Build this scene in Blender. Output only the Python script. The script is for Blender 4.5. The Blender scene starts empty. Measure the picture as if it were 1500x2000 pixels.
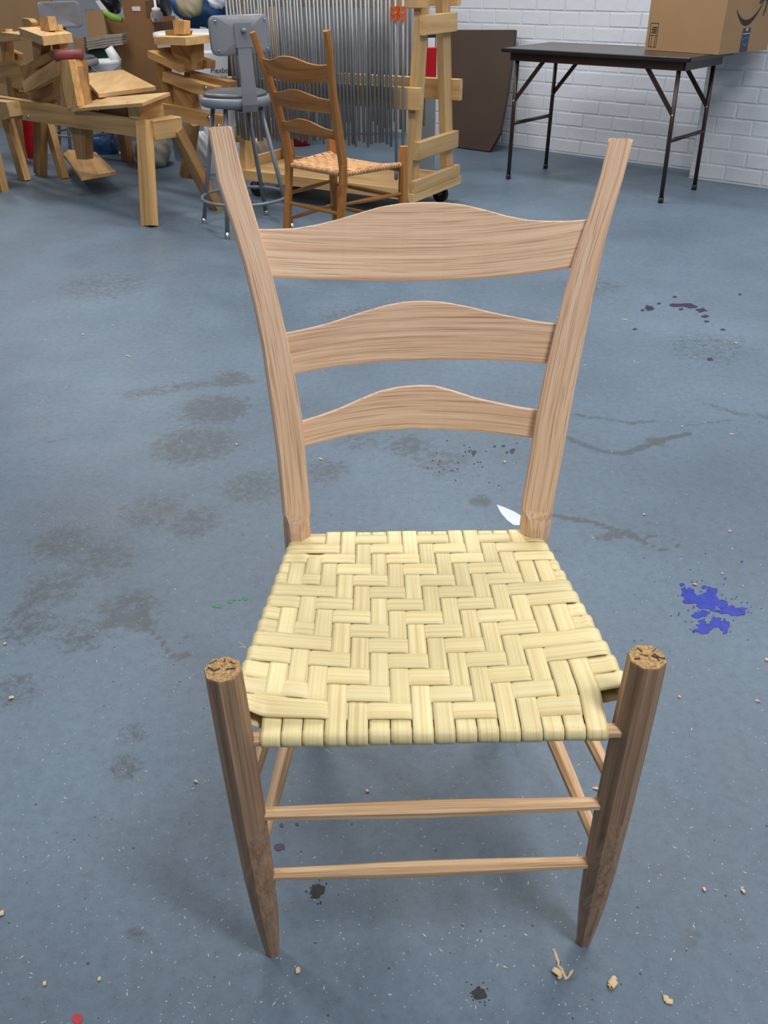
import bpy, math, random
import numpy as np
from mathutils import Vector, Matrix
random.seed(7); np.random.seed(7)
SC = bpy.context.scene; COL = SC.collection

# ------------------------------------------------------------------ camera, world, lights, exposure
F, TH, RO, HC, CX, CY = 1680.25, 0.5646, 0.0129, 1.1653, -0.0542, -0.6966
CAM = Vector((CX, CY, HC))
FW = Vector((0, math.cos(TH), -math.sin(TH))); RT = Vector((1, 0, 0)); UP = Vector((0, math.sin(TH), math.cos(TH)))
cd = bpy.data.cameras.new('camera'); co = bpy.data.objects.new('camera', cd); COL.objects.link(co)
cd.sensor_fit = 'VERTICAL'; cd.sensor_height = 36.0; cd.sensor_width = 27.0
cd.lens = F / 2000 * 36; cd.clip_start = 0.02; cd.clip_end = 60
r2 = RT * math.cos(RO) - UP * math.sin(RO); u2 = RT * math.sin(RO) + UP * math.cos(RO)
m = Matrix((r2, u2, -FW)).transposed().to_4x4(); m.translation = CAM
co.matrix_world = m; SC.camera = co

SC.view_settings.view_transform = 'Standard'; SC.view_settings.look = 'None'
SC.view_settings.gamma = 1; SC.view_settings.use_curve_mapping = False
SC.view_settings.exposure = 0.18
w = bpy.data.worlds.new('world'); SC.world = w; w.use_nodes = True
w.node_tree.nodes['Background'].inputs[0].default_value = (0.8, 0.88, 1, 1)
w.node_tree.nodes['Background'].inputs[1].default_value = 0.15

def area(x, y, power, sx=1.3, sy=0.35, rz=-0.73, z=2.93, col=(1.0, 0.97, 0.93)):   # a fluorescent ceiling lamp, or an added fill at the same height
    l = bpy.data.lights.new('ceiling_or_fill_lamp', 'AREA'); l.shape = 'RECTANGLE'; l.size = sx; l.size_y = sy
    l.energy = power; l.color = col
    o = bpy.data.objects.new('ceiling_or_fill_lamp', l); COL.objects.link(o); o.location = (x, y, z); o.rotation_euler = (0, 0, rz)
for x, y, p in ((-2.4, 1.9, 30), (-0.6, 2.9, 28), (1.2, 2.0, 26), (2.4, 2.7, 30), (-1.8, 5.2, 34), (0.4, 4.5, 34), (-3.6, 7.2, 30), (1.1, -0.9, 50), (-1.5, -1.3, 7)):  # the far back-left one is an added fill that brightens the wall there
    area(x, y, p)

# ------------------------------------------------------------------ pixel -> point helpers (camera of the photograph)
def ray(px, py):
    a = (px - 750) / F; b = (1000 - py) / F; c, s = math.cos(RO), math.sin(RO)
    return FW + (c * a + s * b) * RT + (-s * a + c * b) * UP
def at(px, py, z=0.0):
    d = ray(px, py); return CAM + d * ((z - HC) / d.z)
def onp(px, py, P, N):
    d = ray(px, py); return CAM + d * ((Vector(P) - CAM).dot(N) / d.dot(N))
def aty(px, py, y): return onp(px, py, (0, y, 0), Vector((0, 1, 0)))

# ------------------------------------------------------------------ materials
def mat_new(name):
    mt = bpy.data.materials.new(name); mt.use_nodes = True; nt = mt.node_tree
    return mt, nt, nt.nodes['Principled BSDF']
def N(nt, t, **kw):
    n = nt.nodes.new(t)
    for k, v in kw.items():
        if k.startswith('i_'):
            key = k[2:]; n.inputs[int(key) if key.isdigit() else key].default_value = v
        else: setattr(n, k, v)
    return n
def ramp(nt, stops):
    n = nt.nodes.new('ShaderNodeValToRGB'); e = n.color_ramp.elements
    while len(e) < len(stops): e.new(0.5)
    for k, (p, c) in enumerate(stops): e[k].position = p; e[k].color = (*c[:3], 1)
    return n
def sr(r, g, b):                       # sRGB 0-255 -> linear
    f = lambda v: (v / 255 / 12.92) if v / 255 <= 0.04045 else ((v / 255 + 0.055) / 1.055) ** 2.4
    return (f(r), f(g), f(b))
def plain(name, c, rough=0.5, metal=0.0, var=0.08, scale=12, bump=0.0, bscale=60):
    mt, nt, b = mat_new(name)
    tc = N(nt, 'ShaderNodeTexCoord'); nz = N(nt, 'ShaderNodeTexNoise', i_Scale=scale, i_Detail=5.0)
    nt.links.new(tc.outputs['Object'], nz.inputs['Vector'])
    lo = tuple(v * (1 - var) for v in c); hi = tuple(min(1, v * (1 + var)) for v in c)
    rp = ramp(nt, [(0.3, lo), (0.7, hi)]); nt.links.new(nz.outputs[0], rp.inputs[0]); nt.links.new(rp.outputs[0], b.inputs['Base Color'])
    b.inputs['Roughness'].default_value = rough; b.inputs['Metallic'].default_value = metal
    if bump:
        n2 = N(nt, 'ShaderNodeTexNoise', i_Scale=bscale, i_Detail=4.0); nt.links.new(tc.outputs['Object'], n2.inputs['Vector'])
        bp = N(nt, 'ShaderNodeBump', i_Strength=bump, i_Distance=0.004); nt.links.new(n2.outputs[0], bp.inputs['Height']); nt.links.new(bp.outputs[0], b.inputs['Normal'])
    return mt
def wood(name, light, mid, dark, across=70, along=2.2, pore=0.45, rough=0.55, rnd=0.12, pscale=420, palong=9):
    """straight grain: streaks stretched along the 'gr' attribute's x axis, plus dark open pores"""
    mt, nt, b = mat_new(name); L = nt.links.new
    a = N(nt, 'ShaderNodeAttribute', attribute_name='gr'); oi = N(nt, 'ShaderNodeObjectInfo')
    cb = N(nt, 'ShaderNodeMath', operation='MULTIPLY', i_1=37.0); L(oi.outputs['Random'], cb.inputs[0])
    ad = N(nt, 'ShaderNodeVectorMath', operation='ADD'); L(a.outputs['Vector'], ad.inputs[0]); L(cb.outputs[0], ad.inputs[1])
    def streak(sa, sc, det):
        mp = N(nt, 'ShaderNodeVectorMath', operation='MULTIPLY'); mp.inputs[1].default_value = (sa, sc, sc); L(ad.outputs[0], mp.inputs[0])
        nz = N(nt, 'ShaderNodeTexNoise', i_Scale=1.0, i_Detail=det, i_Roughness=0.6, i_Distortion=0.3); L(mp.outputs[0], nz.inputs['Vector']); return nz
    s1 = streak(along, across, 4.0); s2 = streak(palong, pscale, 2.0); s3 = streak(1.2, 9, 2.0)
    rp = ramp(nt, [(0.30, dark), (0.48, mid), (0.68, light)]); L(s1.outputs[0], rp.inputs[0])
    pr = ramp(nt, [(0.52, (1, 1, 1)), (0.66, tuple(1 - pore * k for k in (0.75, 0.9, 1.0)))]); L(s2.outputs[0], pr.inputs[0])
    mx = N(nt, 'ShaderNodeMix', data_type='RGBA', blend_type='MULTIPLY'); mx.inputs[0].default_value = 1.0
    L(rp.outputs[0], mx.inputs[6]); L(pr.outputs[0], mx.inputs[7])
    hv = N(nt, 'ShaderNodeHueSaturation'); L(mx.outputs[2], hv.inputs['Color'])
    ma = N(nt, 'ShaderNodeMapRange', i_3=1 - rnd, i_4=1 + rnd); L(oi.outputs['Random'], ma.inputs[0])
    m2 = N(nt, 'ShaderNodeMapRange', i_1=0.3, i_2=0.7, i_3=0.93, i_4=1.07); L(s3.outputs[0], m2.inputs[0])
    mm = N(nt, 'ShaderNodeMath', operation='MULTIPLY'); L(ma.outputs[0], mm.inputs[0]); L(m2.outputs[0], mm.inputs[1]); L(mm.outputs[0], hv.inputs['Value'])
    L(hv.outputs[0], b.inputs['Base Color']); b.inputs['Roughness'].default_value = rough
    bp = N(nt, 'ShaderNodeBump', i_Strength=0.12, i_Distance=0.001); L(s2.outputs[0], bp.inputs['Height']); L(bp.outputs[0], b.inputs['Normal'])
    return mt

M = {}
M['oak'] = wood('fresh_oak', sr(252, 221, 191), sr(244, 206, 174), sr(222, 181, 148), across=210, along=2.6, pore=0.46, pscale=720, palong=7, rnd=.05)
M['oak_shaded'] = wood('shaded_oak_post', sr(196, 162, 132), sr(178, 143, 114), sr(146, 114, 90), across=150, along=2.0, pore=0.36, pscale=600, palong=7, rnd=.05)  # the oak darkened: shade on the front posts is put into the colour
M['oak_rung'] = wood('oak_rung', sr(246, 212, 172), sr(230, 190, 148), sr(194, 146, 106), across=190, along=2.5, pore=0.28, pscale=620, palong=7, rnd=.06)
M['end'] = plain('end_grain', sr(176, 142, 96), 0.85, var=0.6, scale=330)
M['splint'] = wood('ash_splint', sr(253, 240, 190), sr(248, 231, 174), sr(232, 204, 144), across=260, along=1.6, pore=0.14, rough=0.42, rnd=0.1, pscale=1100, palong=4)
M['ink'] = plain('black_ink', (0.01, 0.01, 0.012), 0.6)
M['honey'] = wood('honey_wood', sr(188, 130, 66), sr(170, 112, 52), sr(140, 88, 38), across=40, along=2, pore=0.15, rough=0.35)
M['cord'] = wood('bark_cord', sr(222, 176, 128), sr(200, 150, 102), sr(160, 112, 72), across=120, along=6, pore=0.25, rough=0.6, rnd=0.15)
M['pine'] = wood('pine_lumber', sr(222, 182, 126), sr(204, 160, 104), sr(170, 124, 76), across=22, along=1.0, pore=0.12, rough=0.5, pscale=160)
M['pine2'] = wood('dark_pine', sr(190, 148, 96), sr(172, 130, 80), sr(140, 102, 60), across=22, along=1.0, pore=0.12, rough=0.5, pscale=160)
M['maple'] = wood('rack_wood', sr(218, 184, 132), sr(206, 170, 118), sr(188, 150, 98), across=26, along=1.2, pore=0.1, rough=0.5, pscale=160)
M['ply'] = wood('plywood', sr(214, 178, 128), sr(204, 166, 114), sr(190, 150, 100), across=14, along=2, pore=0.06, rough=0.5, pscale=120)
M['steel'] = plain('clamp_steel', (0.30, 0.315, 0.33), 0.48, 0.7, var=0.15, scale=6)
M['steel_dk'] = plain('clamp_steel_dark', (0.22, 0.24, 0.26), 0.45, 0.8, var=0.15, scale=6)
M['chrome'] = plain('zinc_bolt', (0.6, 0.6, 0.6), 0.25, 1.0)
M['grey_paint'] = plain('grey_enamel', sr(122, 126, 134), 0.32, var=0.05)
M['stool_pad'] = plain('stool_pad', sr(92, 95, 100), 0.35, var=0.05)
M['brown_metal'] = plain('brown_enamel', sr(52, 34, 28), 0.38, var=0.1)
M['table_top'] = plain('dark_laminate', sr(64, 56, 54), 0.28, var=0.12, scale=6)
M['black'] = plain('black_edge', (0.012, 0.012, 0.013), 0.35)
M['rubber'] = plain('black_rubber', (0.015, 0.015, 0.016), 0.6)
M['panel'] = plain('brown_hardboard', sr(66, 48, 36), 0.55, var=0.1, scale=4)
M['cardboard'] = plain('cardboard', sr(156, 124, 90), 0.75, var=0.05, scale=5)
M['cardboard_dk'] = plain('old_cardboard', sr(138, 100, 64), 0.8, var=0.08, scale=5)
M['tape'] = plain('dark_tape', sr(38, 46, 56), 0.35)
M['print'] = plain('black_print', sr(34, 28, 26), 0.6)
M['blue_print'] = plain('blue_print', sr(50, 130, 180), 0.5)
M['white_plastic'] = plain('white_plastic', sr(226, 230, 234), 0.35, var=0.03)
M['white_card'] = plain('white_card', sr(214, 218, 228), 0.6, var=0.03)
M['red_leather'] = plain('oxblood_leather', sr(122, 56, 58), 0.55, var=0.2, scale=40)
M['red'] = plain('red_enamel', sr(178, 16, 26), 0.35, var=0.05)
M['orange'] = plain('orange_enamel', sr(236, 96, 28), 0.4, var=0.05)
M['blue_cloth'] = plain('blue_tarp', sr(44, 84, 132), 0.5, var=0.25, scale=14)
M['sack'] = plain('canvas_sack', sr(176, 164, 136), 0.85, var=0.12, scale=14)
M['black_bag'] = plain('black_bag', (0.012, 0.013, 0.018), 0.3, var=0.3)
M['green'] = plain('green_label', sr(120, 160, 60), 0.5)
M['dkgreen'] = plain('dark_green_case', sr(20, 52, 48), 0.5)
M['grey_cloth'] = plain('grey_canvas', sr(150, 145, 132), 0.85, var=0.15, scale=20)
M['dark_wood'] = wood('dark_board', sr(70, 48, 34), sr(56, 37, 26), sr(40, 26, 18), across=30, rough=0.5)
M['cabinet'] = plain('grey_cabinet', sr(124, 130, 134), 0.45, var=0.06, scale=3)
M['shaving'] = plain('wood_shaving', sr(228, 200, 160), 0.7, var=0.12, scale=80)
M['speck'] = plain('pale_speck', sr(225, 220, 210), 0.7)
M['speck_dk'] = plain('dark_speck', sr(38, 38, 44), 0.7)
M['paint_blue'] = plain('blue_paint', sr(20, 46, 168), 0.4, var=0.35, scale=50)
M['paint_green'] = plain('green_paint', sr(26, 132, 76), 0.45, var=0.1)
M['paint_red'] = plain('red_paint', sr(190, 34, 52), 0.4, var=0.1)
M['paint_purple'] = plain('purple_paint', sr(52, 42, 70), 0.45, var=0.2)
M['paint_white'] = plain('white_paint', sr(222, 228, 234), 0.5, var=0.03)
M['tar'] = plain('dark_blot', sr(48, 50, 50), 0.7, var=0.4, scale=300)
M['grout'] = plain('painted_joint', sr(212, 217, 226), 0.7, var=0.04, scale=8, bump=0.4)
M['brick'] = plain('white_painted_brick', sr(218, 223, 231), 0.6, var=0.035, scale=7, bump=0.5, bscale=45)
M['plaster'] = plain('white_ceiling', sr(226, 228, 230), 0.8, var=0.02)
def glass_mat():
    mt, nt, b = mat_new('jar_glass'); b.inputs['Base Color'].default_value = (0.85, 0.9, 0.92, 1); b.inputs['Roughness'].default_value = 0.08
    b.inputs['Transmission Weight'].default_value = 0.85; b.inputs['IOR'].default_value = 1.2; return mt
M['glass'] = glass_mat()
def floor_mat():
    mt, nt, b = mat_new('painted_concrete'); L = nt.links.new
    tc = N(nt, 'ShaderNodeTexCoord'); P = tc.outputs['Object']
    def nz(s, d, ro=0.55, dist=0.0):
        n = N(nt, 'ShaderNodeTexNoise', i_Scale=s, i_Detail=d, i_Roughness=ro, i_Distortion=dist); L(P, n.inputs['Vector']); return n.outputs[0]
    big = ramp(nt, [(0.32, sr(91, 107, 123)), (0.52, sr(100, 119, 137)), (0.7, sr(109, 129, 148))]); L(nz(1.3, 4), big.inputs[0])
    fine = ramp(nt, [(0.3, (0.70,) * 3), (0.5, (1.0,) * 3), (0.7, (1.18,) * 3)]); L(nz(48, 10, 0.82), fine.inputs[0])
    m1 = N(nt, 'ShaderNodeMix', data_type='RGBA', blend_type='MULTIPLY'); m1.inputs[0].default_value = 1; L(big.outputs[0], m1.inputs[6]); L(fine.outputs[0], m1.inputs[7])
    at_ = N(nt, 'ShaderNodeAttribute', attribute_name='wear')                       # worn, dirty places
    br = N(nt, 'ShaderNodeMath', operation='ADD'); L(nz(44, 9, 0.78, 0.6), br.inputs[0])
    sc = N(nt, 'ShaderNodeMath', operation='MULTIPLY', i_1=0.46); L(at_.outputs['Fac'], sc.inputs[0]); L(sc.outputs[0], br.inputs[1])
    wr = ramp(nt, [(0.68, (0, 0, 0)), (0.84, (1, 1, 1))]); L(br.outputs[0], wr.inputs[0])
    wf = N(nt, 'ShaderNodeMath', operation='MULTIPLY', i_1=0.8); L(wr.outputs[0], wf.inputs[0])
    m2 = N(nt, 'ShaderNodeMix', data_type='RGBA'); L(wf.outputs[0], m2.inputs[0]); L(m1.outputs[2], m2.inputs[6]); m2.inputs[7].default_value = (*sr(76, 84, 90), 1)
    def specks(scale, thr, colr, fac, prev):
        v = N(nt, 'ShaderNodeTexVoronoi', i_Scale=scale); L(P, v.inputs['Vector'])
        rp = ramp(nt, [(thr, (1, 1, 1)), (thr * 1.25, (0, 0, 0))]); L(v.outputs['Distance'], rp.inputs[0])
        gate = ramp(nt, [(0.70, (0, 0, 0)), (0.72, (1, 1, 1))]); sp = N(nt, 'ShaderNodeSeparateColor'); L(v.outputs['Color'], sp.inputs[0]); L(sp.outputs[0], gate.inputs[0])
        q = N(nt, 'ShaderNodeMath', operation='MULTIPLY'); L(rp.outputs[0], q.inputs[0]); L(gate.outputs[0], q.inputs[1])
        q2 = N(nt, 'ShaderNodeMath', operation='MULTIPLY', i_1=fac); L(q.outputs[0], q2.inputs[0])
        mx = N(nt, 'ShaderNodeMix', data_type='RGBA'); L(q2.outputs[0], mx.inputs[0]); L(prev, mx.inputs[6]); mx.inputs[7].default_value = (*colr, 1); return mx.outputs[2]
    c = specks(38, 0.075, sr(48, 52, 60), 0.8, m2.outputs[2]); c = specks(61, 0.06, sr(196, 206, 214), 0.7, c)
    L(c, b.inputs['Base Color'])
    rr = ramp(nt, [(0.3, (0.36,) * 3), (0.7, (0.52,) * 3)]); L(nz(5, 5), rr.inputs[0]); L(rr.outputs[0], b.inputs['Roughness'])
    bp = N(nt, 'ShaderNodeBump', i_Strength=0.35, i_Distance=0.003); L(nz(55, 9, 0.75), bp.inputs['Height']); L(bp.outputs[0], b.inputs['Normal'])
    return mt
M['floor'] = floor_mat()

# ------------------------------------------------------------------ mesh builder
def origin(o):
    v = Vector((0, 0, 0))
    while o is not None: v += o.location; o = o.parent
    return v
class MB:
    def __init__(s, xf=None): s.v = []; s.f = []; s.g = []; s.m = []; s.xf = xf
    def add(s, vs, fs, gs=None, mi=0):
        k = len(s.v); s.v += [Vector(p) for p in vs]; s.g += [tuple(q) for q in (gs if gs else vs)]
        s.f += [tuple(i + k for i in f) for f in fs]; s.m += [mi] * len(fs); return s
    def beam(s, p1, p2, wd, ht, up=(0, 0, 1), bev=0.0, wd2=None, ht2=None):
        """a timber from p1 to p2, wd wide (sideways) and ht deep (towards up), edges chamfered by bev"""
        p1 = Vector(p1); p2 = Vector(p2); d = (p2 - p1); l = d.length; d = d / l
        up = Vector(up); a = d.cross(up).normalized(); u = a.cross(d).normalized()
        vs, gs = [], []
        for (p, ll, ww, hh) in ((p1, 0, wd, ht), (p2, l, wd2 or wd, ht2 or ht)):
            x, y, c = ww / 2, hh / 2, bev
            prof = [(-x, -y), (x, -y), (x, y), (-x, y)] if c <= 0 else [(-x + c, -y), (x - c, -y), (x, -y + c), (x, y - c), (x - c, y), (-x + c, y), (-x, y - c), (-x, -y + c)]
            for q in prof: vs.append(p + a * q[0] + u * q[1]); gs.append((ll, q[0], q[1]))
        n = len(vs) // 2
        fs = [tuple(reversed(range(n))), tuple(range(n, 2 * n))] + [(i, (i + 1) % n, n + (i + 1) % n, n + i) for i in range(n)]
        return s.add(vs, fs, gs)
    def prism(s, poly, vec, axis=0):
        """closed outline (3-D points) pushed along vec"""
        poly = [Vector(p) for p in poly]; vec = Vector(vec); n = len(poly)
        ex = max(((poly[i] - poly[j]) for i in range(n) for j in range(i)), key=lambda q: q.length).normalized()
        nn = vec.normalized(); ey = nn.cross(ex)
        vs = poly + [p + vec for p in poly]; gs = [((p - poly[0]).dot(ex), (p - poly[0]).dot(ey), (p - poly[0]).dot(nn)) for p in vs]
        area2 = sum((poly[i] - poly[0]).cross(poly[(i + 1) % n] - poly[0]).dot(nn) for i in range(n))
        a, b2 = tuple(range(n)), tuple(range(n, 2 * n))
        if area2 > 0: fs = [a[::-1], b2] + [(i, (i + 1) % n, n + (i + 1) % n, n + i) for i in range(n)]
        else: fs = [a, b2[::-1]] + [(i, n + i, n + (i + 1) % n, (i + 1) % n) for i in range(n)]
        return s.add(vs, fs, gs)
    def rings(s, rings, closed=False, caps=True, grl=None):
        """skin a list of equal rings of points"""
        n = len(rings[0]); vs, gs = [], []; l = 0; prev = None
        for r in rings:
            r = [Vector(p) for p in r]; c = sum(r, Vector()) / n
            if prev is not None: l += (c - prev).length
            prev = c
            e = (r[0] - c); e = e.normalized() if e.length > 1e-9 else Vector((1, 0, 0))
            for p in r: vs.append(p); q = p - c; gs.append((l, q.dot(e), (q - e * q.dot(e)).length * (1 if q.z > 0 else -1)))
        if grl: gs = grl
        fs = []; R = len(rings)
        for i in range(R if closed else R - 1):
            j = (i + 1) % R
            fs += [(i * n + k, i * n + (k + 1) % n, j * n + (k + 1) % n, j * n + k) for k in range(n)]
        if caps and not closed: fs += [tuple(reversed(range(n))), tuple(range((R - 1) * n, R * n))]
        return s.add(vs, fs, gs)
    def tube(s, pts, rad, n=10, closed=False, ph=0.0, up=(0, 0, 1)):
        pts = [Vector(p) for p in pts]; R = []
        if not hasattr(rad, '__len__'): rad = [rad] * len(pts)
        for i, p in enumerate(pts):
            a = pts[i - 1] if (i > 0 or closed) else p; b = pts[(i + 1) % len(pts)] if (i < len(pts) - 1 or closed) else p
            d = (b - a).normalized(); u = Vector(up)
            if abs(d.dot(u)) > 0.95: u = Vector((0, 1, 0))
            x = d.cross(u).normalized(); y = x.cross(d)
            R.append([p + (x * math.cos(ph + 2 * math.pi * k / n) + y * math.sin(ph + 2 * math.pi * k / n)) * rad[i] for k in range(n)])
        R = [list(reversed(r)) for r in R]
        return s.rings(R, closed)
    def lathe(s, prof, c=(0, 0, 0), n=24):
        c = Vector(c)
        R = [[c + Vector((r * math.cos(2 * math.pi * k / n), r * math.sin(2 * math.pi * k / n), z)) for k in range(n)] for r, z in prof]
        return s.rings(R)
    def box(s, c, sx, sy, sz, rz=0.0, bev=0.0):
        c = Vector(c); d = Vector((math.cos(rz), math.sin(rz), 0)) * sx / 2
        return s.beam(c - d, c + d, sy, sz, bev=bev)
    def build(s, name, mat, parent=None, smooth=False, kind=None, label=None):
        vs = [s.xf(p) for p in s.v] if s.xf else s.v
        o0 = origin(parent) if parent is not None else Vector((0, 0, 0))
        me = bpy.data.meshes.new(name); me.from_pydata([tuple(p - o0) for p in vs], [], s.f)
        at_ = me.attributes.new('gr', 'FLOAT_VECTOR', 'POINT'); at_.data.foreach_set('vector', [c for q in s.g for c in q])
        for mm in (mat if isinstance(mat, (list, tuple)) else [mat]): me.materials.append(mm)
        if any(s.m): me.polygons.foreach_set('material_index', s.m)
        if smooth == 'strip': me.polygons.foreach_set('use_smooth', [(i % 8) not in (4, 7) for i in range(len(me.polygons))])
        elif smooth: me.polygons.foreach_set('use_smooth', [True] * len(me.polygons))
        me.update()
        o = bpy.data.objects.new(name, me); COL.objects.link(o)
        if parent is not None: o.parent = parent
        if kind: o['kind'] = kind
        if label: o['label'] = label
        return o
def thing(name, label, cat, loc=(0, 0, 0), group=None):
    o = bpy.data.objects.new(name, None); COL.objects.link(o); o.location = loc; o.empty_display_size = 0.05
    o['label'] = label; o['category'] = cat
    if group: o['group'] = group
    return o
def tag(o, label, cat, group=None, kind=None):
    o['label'] = label; o['category'] = cat
    if group: o['group'] = group
    if kind: o['kind'] = kind
    return o
def rebase(o, loc):                     # give a one-mesh thing an origin at its base
    loc = Vector(loc); o.data.transform(Matrix.Translation(-loc)); o.location = loc; return o
def one(mb, name, mat, label, cat, base, group=None, smooth=False):
    o = mb.build(name, mat, None, smooth); rebase(o, base); return tag(o, label, cat, group)
def copy_tree(o, parent=None):
    c = o.copy(); COL.objects.link(c)
    if parent is not None: c.parent = parent
    for ch in list(o.children): copy_tree(ch, c)
    return c
def sm(t): t = max(0.0, min(1.0, t)); return t * t * (3 - 2 * t)
def lerp(a, b, t): return a + (b - a) * t

# ------------------------------------------------------------------ the setting: floor, brick walls, ceiling
E1 = Vector((0.743, -0.669, 0)).normalized(); N2 = Vector((-E1.y, E1.x, 0))     # along the back wall, and out through it
WALL = 5.33; COLM = 5.09
def wp(s, n, z): return E1 * s + N2 * n + Vector((0, 0, z))
def seg_d(p, a, b):
    ab = b - a; t = np.clip(((p - a) @ ab) / (ab @ ab), 0, 1); return np.linalg.norm(p - (a + t[:, None] * ab), axis=1)
def make_floor():
    xs = np.concatenate([np.linspace(-9, -1.5, 9), np.arange(-1.42, 2.0, 0.014), np.linspace(2.1, 7, 7)])
    ys = np.concatenate([np.linspace(-5, -0.62, 6), np.arange(-0.55, 4.0, 0.014), np.linspace(4.1, 13, 12)])
    X, Y = np.meshgrid(xs, ys); P = np.stack([X.ravel(), Y.ravel()], 1); wear = np.zeros(len(P))
    def px(l): return [np.array(at(x, y)[:2]) for x, y in l]
    def stroke(l, wd, k):
        q = px(l)
        for a, b in zip(q[:-1], q[1:]):
            wear[:] = np.maximum(wear, k * np.clip(1.3 * (1 - seg_d(P, a, b) / wd), 0, 1))
    def blob(x, y, r, k):
        c = px([(x, y)])[0]; d = np.linalg.norm(P - c, axis=1) / r; wear[:] = np.maximum(wear, k * np.clip(1.5 * (1 - d), 0, 1))
    stroke([(1075, 1005), (1110, 1012), (1160, 1020), (1215, 1040), (1265, 1060)], 0.016, 1.0)
    stroke([(1265, 1060), (1290, 1074), (1318, 1070), (1328, 1058), (1305, 1050), (1262, 1047), (1215, 1032)], 0.006, 1.0)
    blob(1180, 1050, 0.035, .75); blob(1090, 1075, .022, .85); blob(1205, 1045, .03, .8)
    stroke([(1110, 855), (1145, 872), (1190, 884), (1220, 886), (1260, 872), (1290, 858), (1345, 848)], 0.022, .9)
    stroke([(1120, 810), (1180, 818), (1230, 827), (1278, 822)], 0.02, .75); blob(1282, 862, .05, .85)
    stroke([(1380, 790), (1450, 810), (1500, 815)], 0.035, .6); stroke([(1340, 832), (1430, 820)], 0.012, .7)
    for (x, y, r, k) in ((420, 800, .2, .72), (380, 870, .22, .7), (450, 740, .12, .7), (300, 1000, .16, .6), (120, 1060, .14, .65), (200, 1090, .14, .6), (250, 1190, .12, .7),
                         (270, 1215, .05, .8), (220, 1215, .04, .85), (100, 1150, .12, .62), (160, 1240, .12, .55), (60, 1220, .12, .6), (380, 1020, .12, .66), (500, 950, .16, .62),
                         (640, 920, .12, .6), (800, 870, .12, .7), (860, 900, .16, .55), (940, 980, .05, .8), (700, 860, .14, .5), (240, 1500, .06, .62), (260, 1430, .05, .6), (30, 1350, .1, .55),
                         (360, 1280, .02, .9), (360, 1245, .015, .95), (430, 1520, .02, .5), (1350, 1830, .03, .55), (620, 1740, .015, .6), (270, 1820, .03, .6), (1150, 560, .3, .5), (200, 560, .4, .5), (700, 620, .3, .5), (1390, 680, .3, .5)):
        blob(x, y, r, k)
    stroke([(240, 1185), (270, 1205), (310, 1245), (345, 1290)], 0.012, .85); stroke([(140, 1240), (160, 1250), (200, 1225)], 0.012, .8)
    stroke([(60, 1160), (110, 1140), (150, 1130)], .03, .7); stroke([(30, 1200), (90, 1160), (130, 1120)], .03, .7)
    stroke([(85, 866), (125, 858)], .01, .8); stroke([(255, 770), (360, 755), (480, 745)], .08, .6)
    nx, ny = len(xs), len(ys)
    idx = np.arange(nx * ny).reshape(ny, nx)
    fs = np.stack([idx[:-1, :-1], idx[:-1, 1:], idx[1:, 1:], idx[1:, :-1]], -1).reshape(-1, 4)
    me = bpy.data.meshes.new('floor'); V = np.concatenate([P, np.zeros((len(P), 1))], 1)
    me.vertices.add(len(V)); me.vertices.foreach_set('co', V.ravel())
    me.loops.add(fs.size); me.loops.foreach_set('vertex_index', fs.ravel())
    me.polygons.add(len(fs)); me.polygons.foreach_set('loop_start', np.arange(0, fs.size, 4)); me.polygons.foreach_set('loop_total', np.full(len(fs), 4))
    a = me.attributes.new('wear', 'FLOAT', 'POINT'); a.data.foreach_set('value', wear)
    me.materials.append(M['floor']); me.update(); me.validate()
    o = bpy.data.objects.new('floor', me); COL.objects.link(o); o['kind'] = 'structure'; o['label'] = 'blue-grey painted concrete floor with scuffs and paint drips'
make_floor()
def struct(mb, name, mat, label):
    o = mb.build(name, mat); o['kind'] = 'structure'; o['label'] = label; return o
SCOL = at(1346, 347).dot(E1)                # where the pier begins along the wall
S0, S1 = -8.5, SCOL + 0.5
back = struct(MB().prism([wp(S0, WALL, -0.02), wp(S1, WALL, -0.02), wp(S1, WALL, 3), wp(S0, WALL, 3)], N2 * 0.2), 'wall_back', M['grout'], 'white painted brick wall behind the folding table')
pier = struct(MB().prism([wp(SCOL, COLM, -0.02), wp(SCOL + 3.2, COLM, -0.02), wp(SCOL + 3.2, COLM, 3), wp(SCOL, COLM, 3)], N2 * 0.235), 'wall_right', M['grout'], 'projecting white brick pier at the right end of the back wall')
struct(MB().prism([(-9, -5, -0.02), (-9, 13, -0.02), (-9, 13, 3), (-9, -5, 3)], (-0.2, 0, 0)), 'wall_left', M['plaster'], 'white wall')
struct(MB().prism([(-9, -5, -0.02), (7, -5, -0.02), (7, -5, 3), (-9, -5, 3)], (0, -0.2, 0)), 'wall_front', M['plaster'], 'white wall')
struct(MB().prism([(-9, -5, 3), (7, -5, 3), (7, 13, 3), (-9, 13, 3)], (0, 0, 0.1)), 'ceiling', M['plaster'], 'white ceiling')
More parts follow.
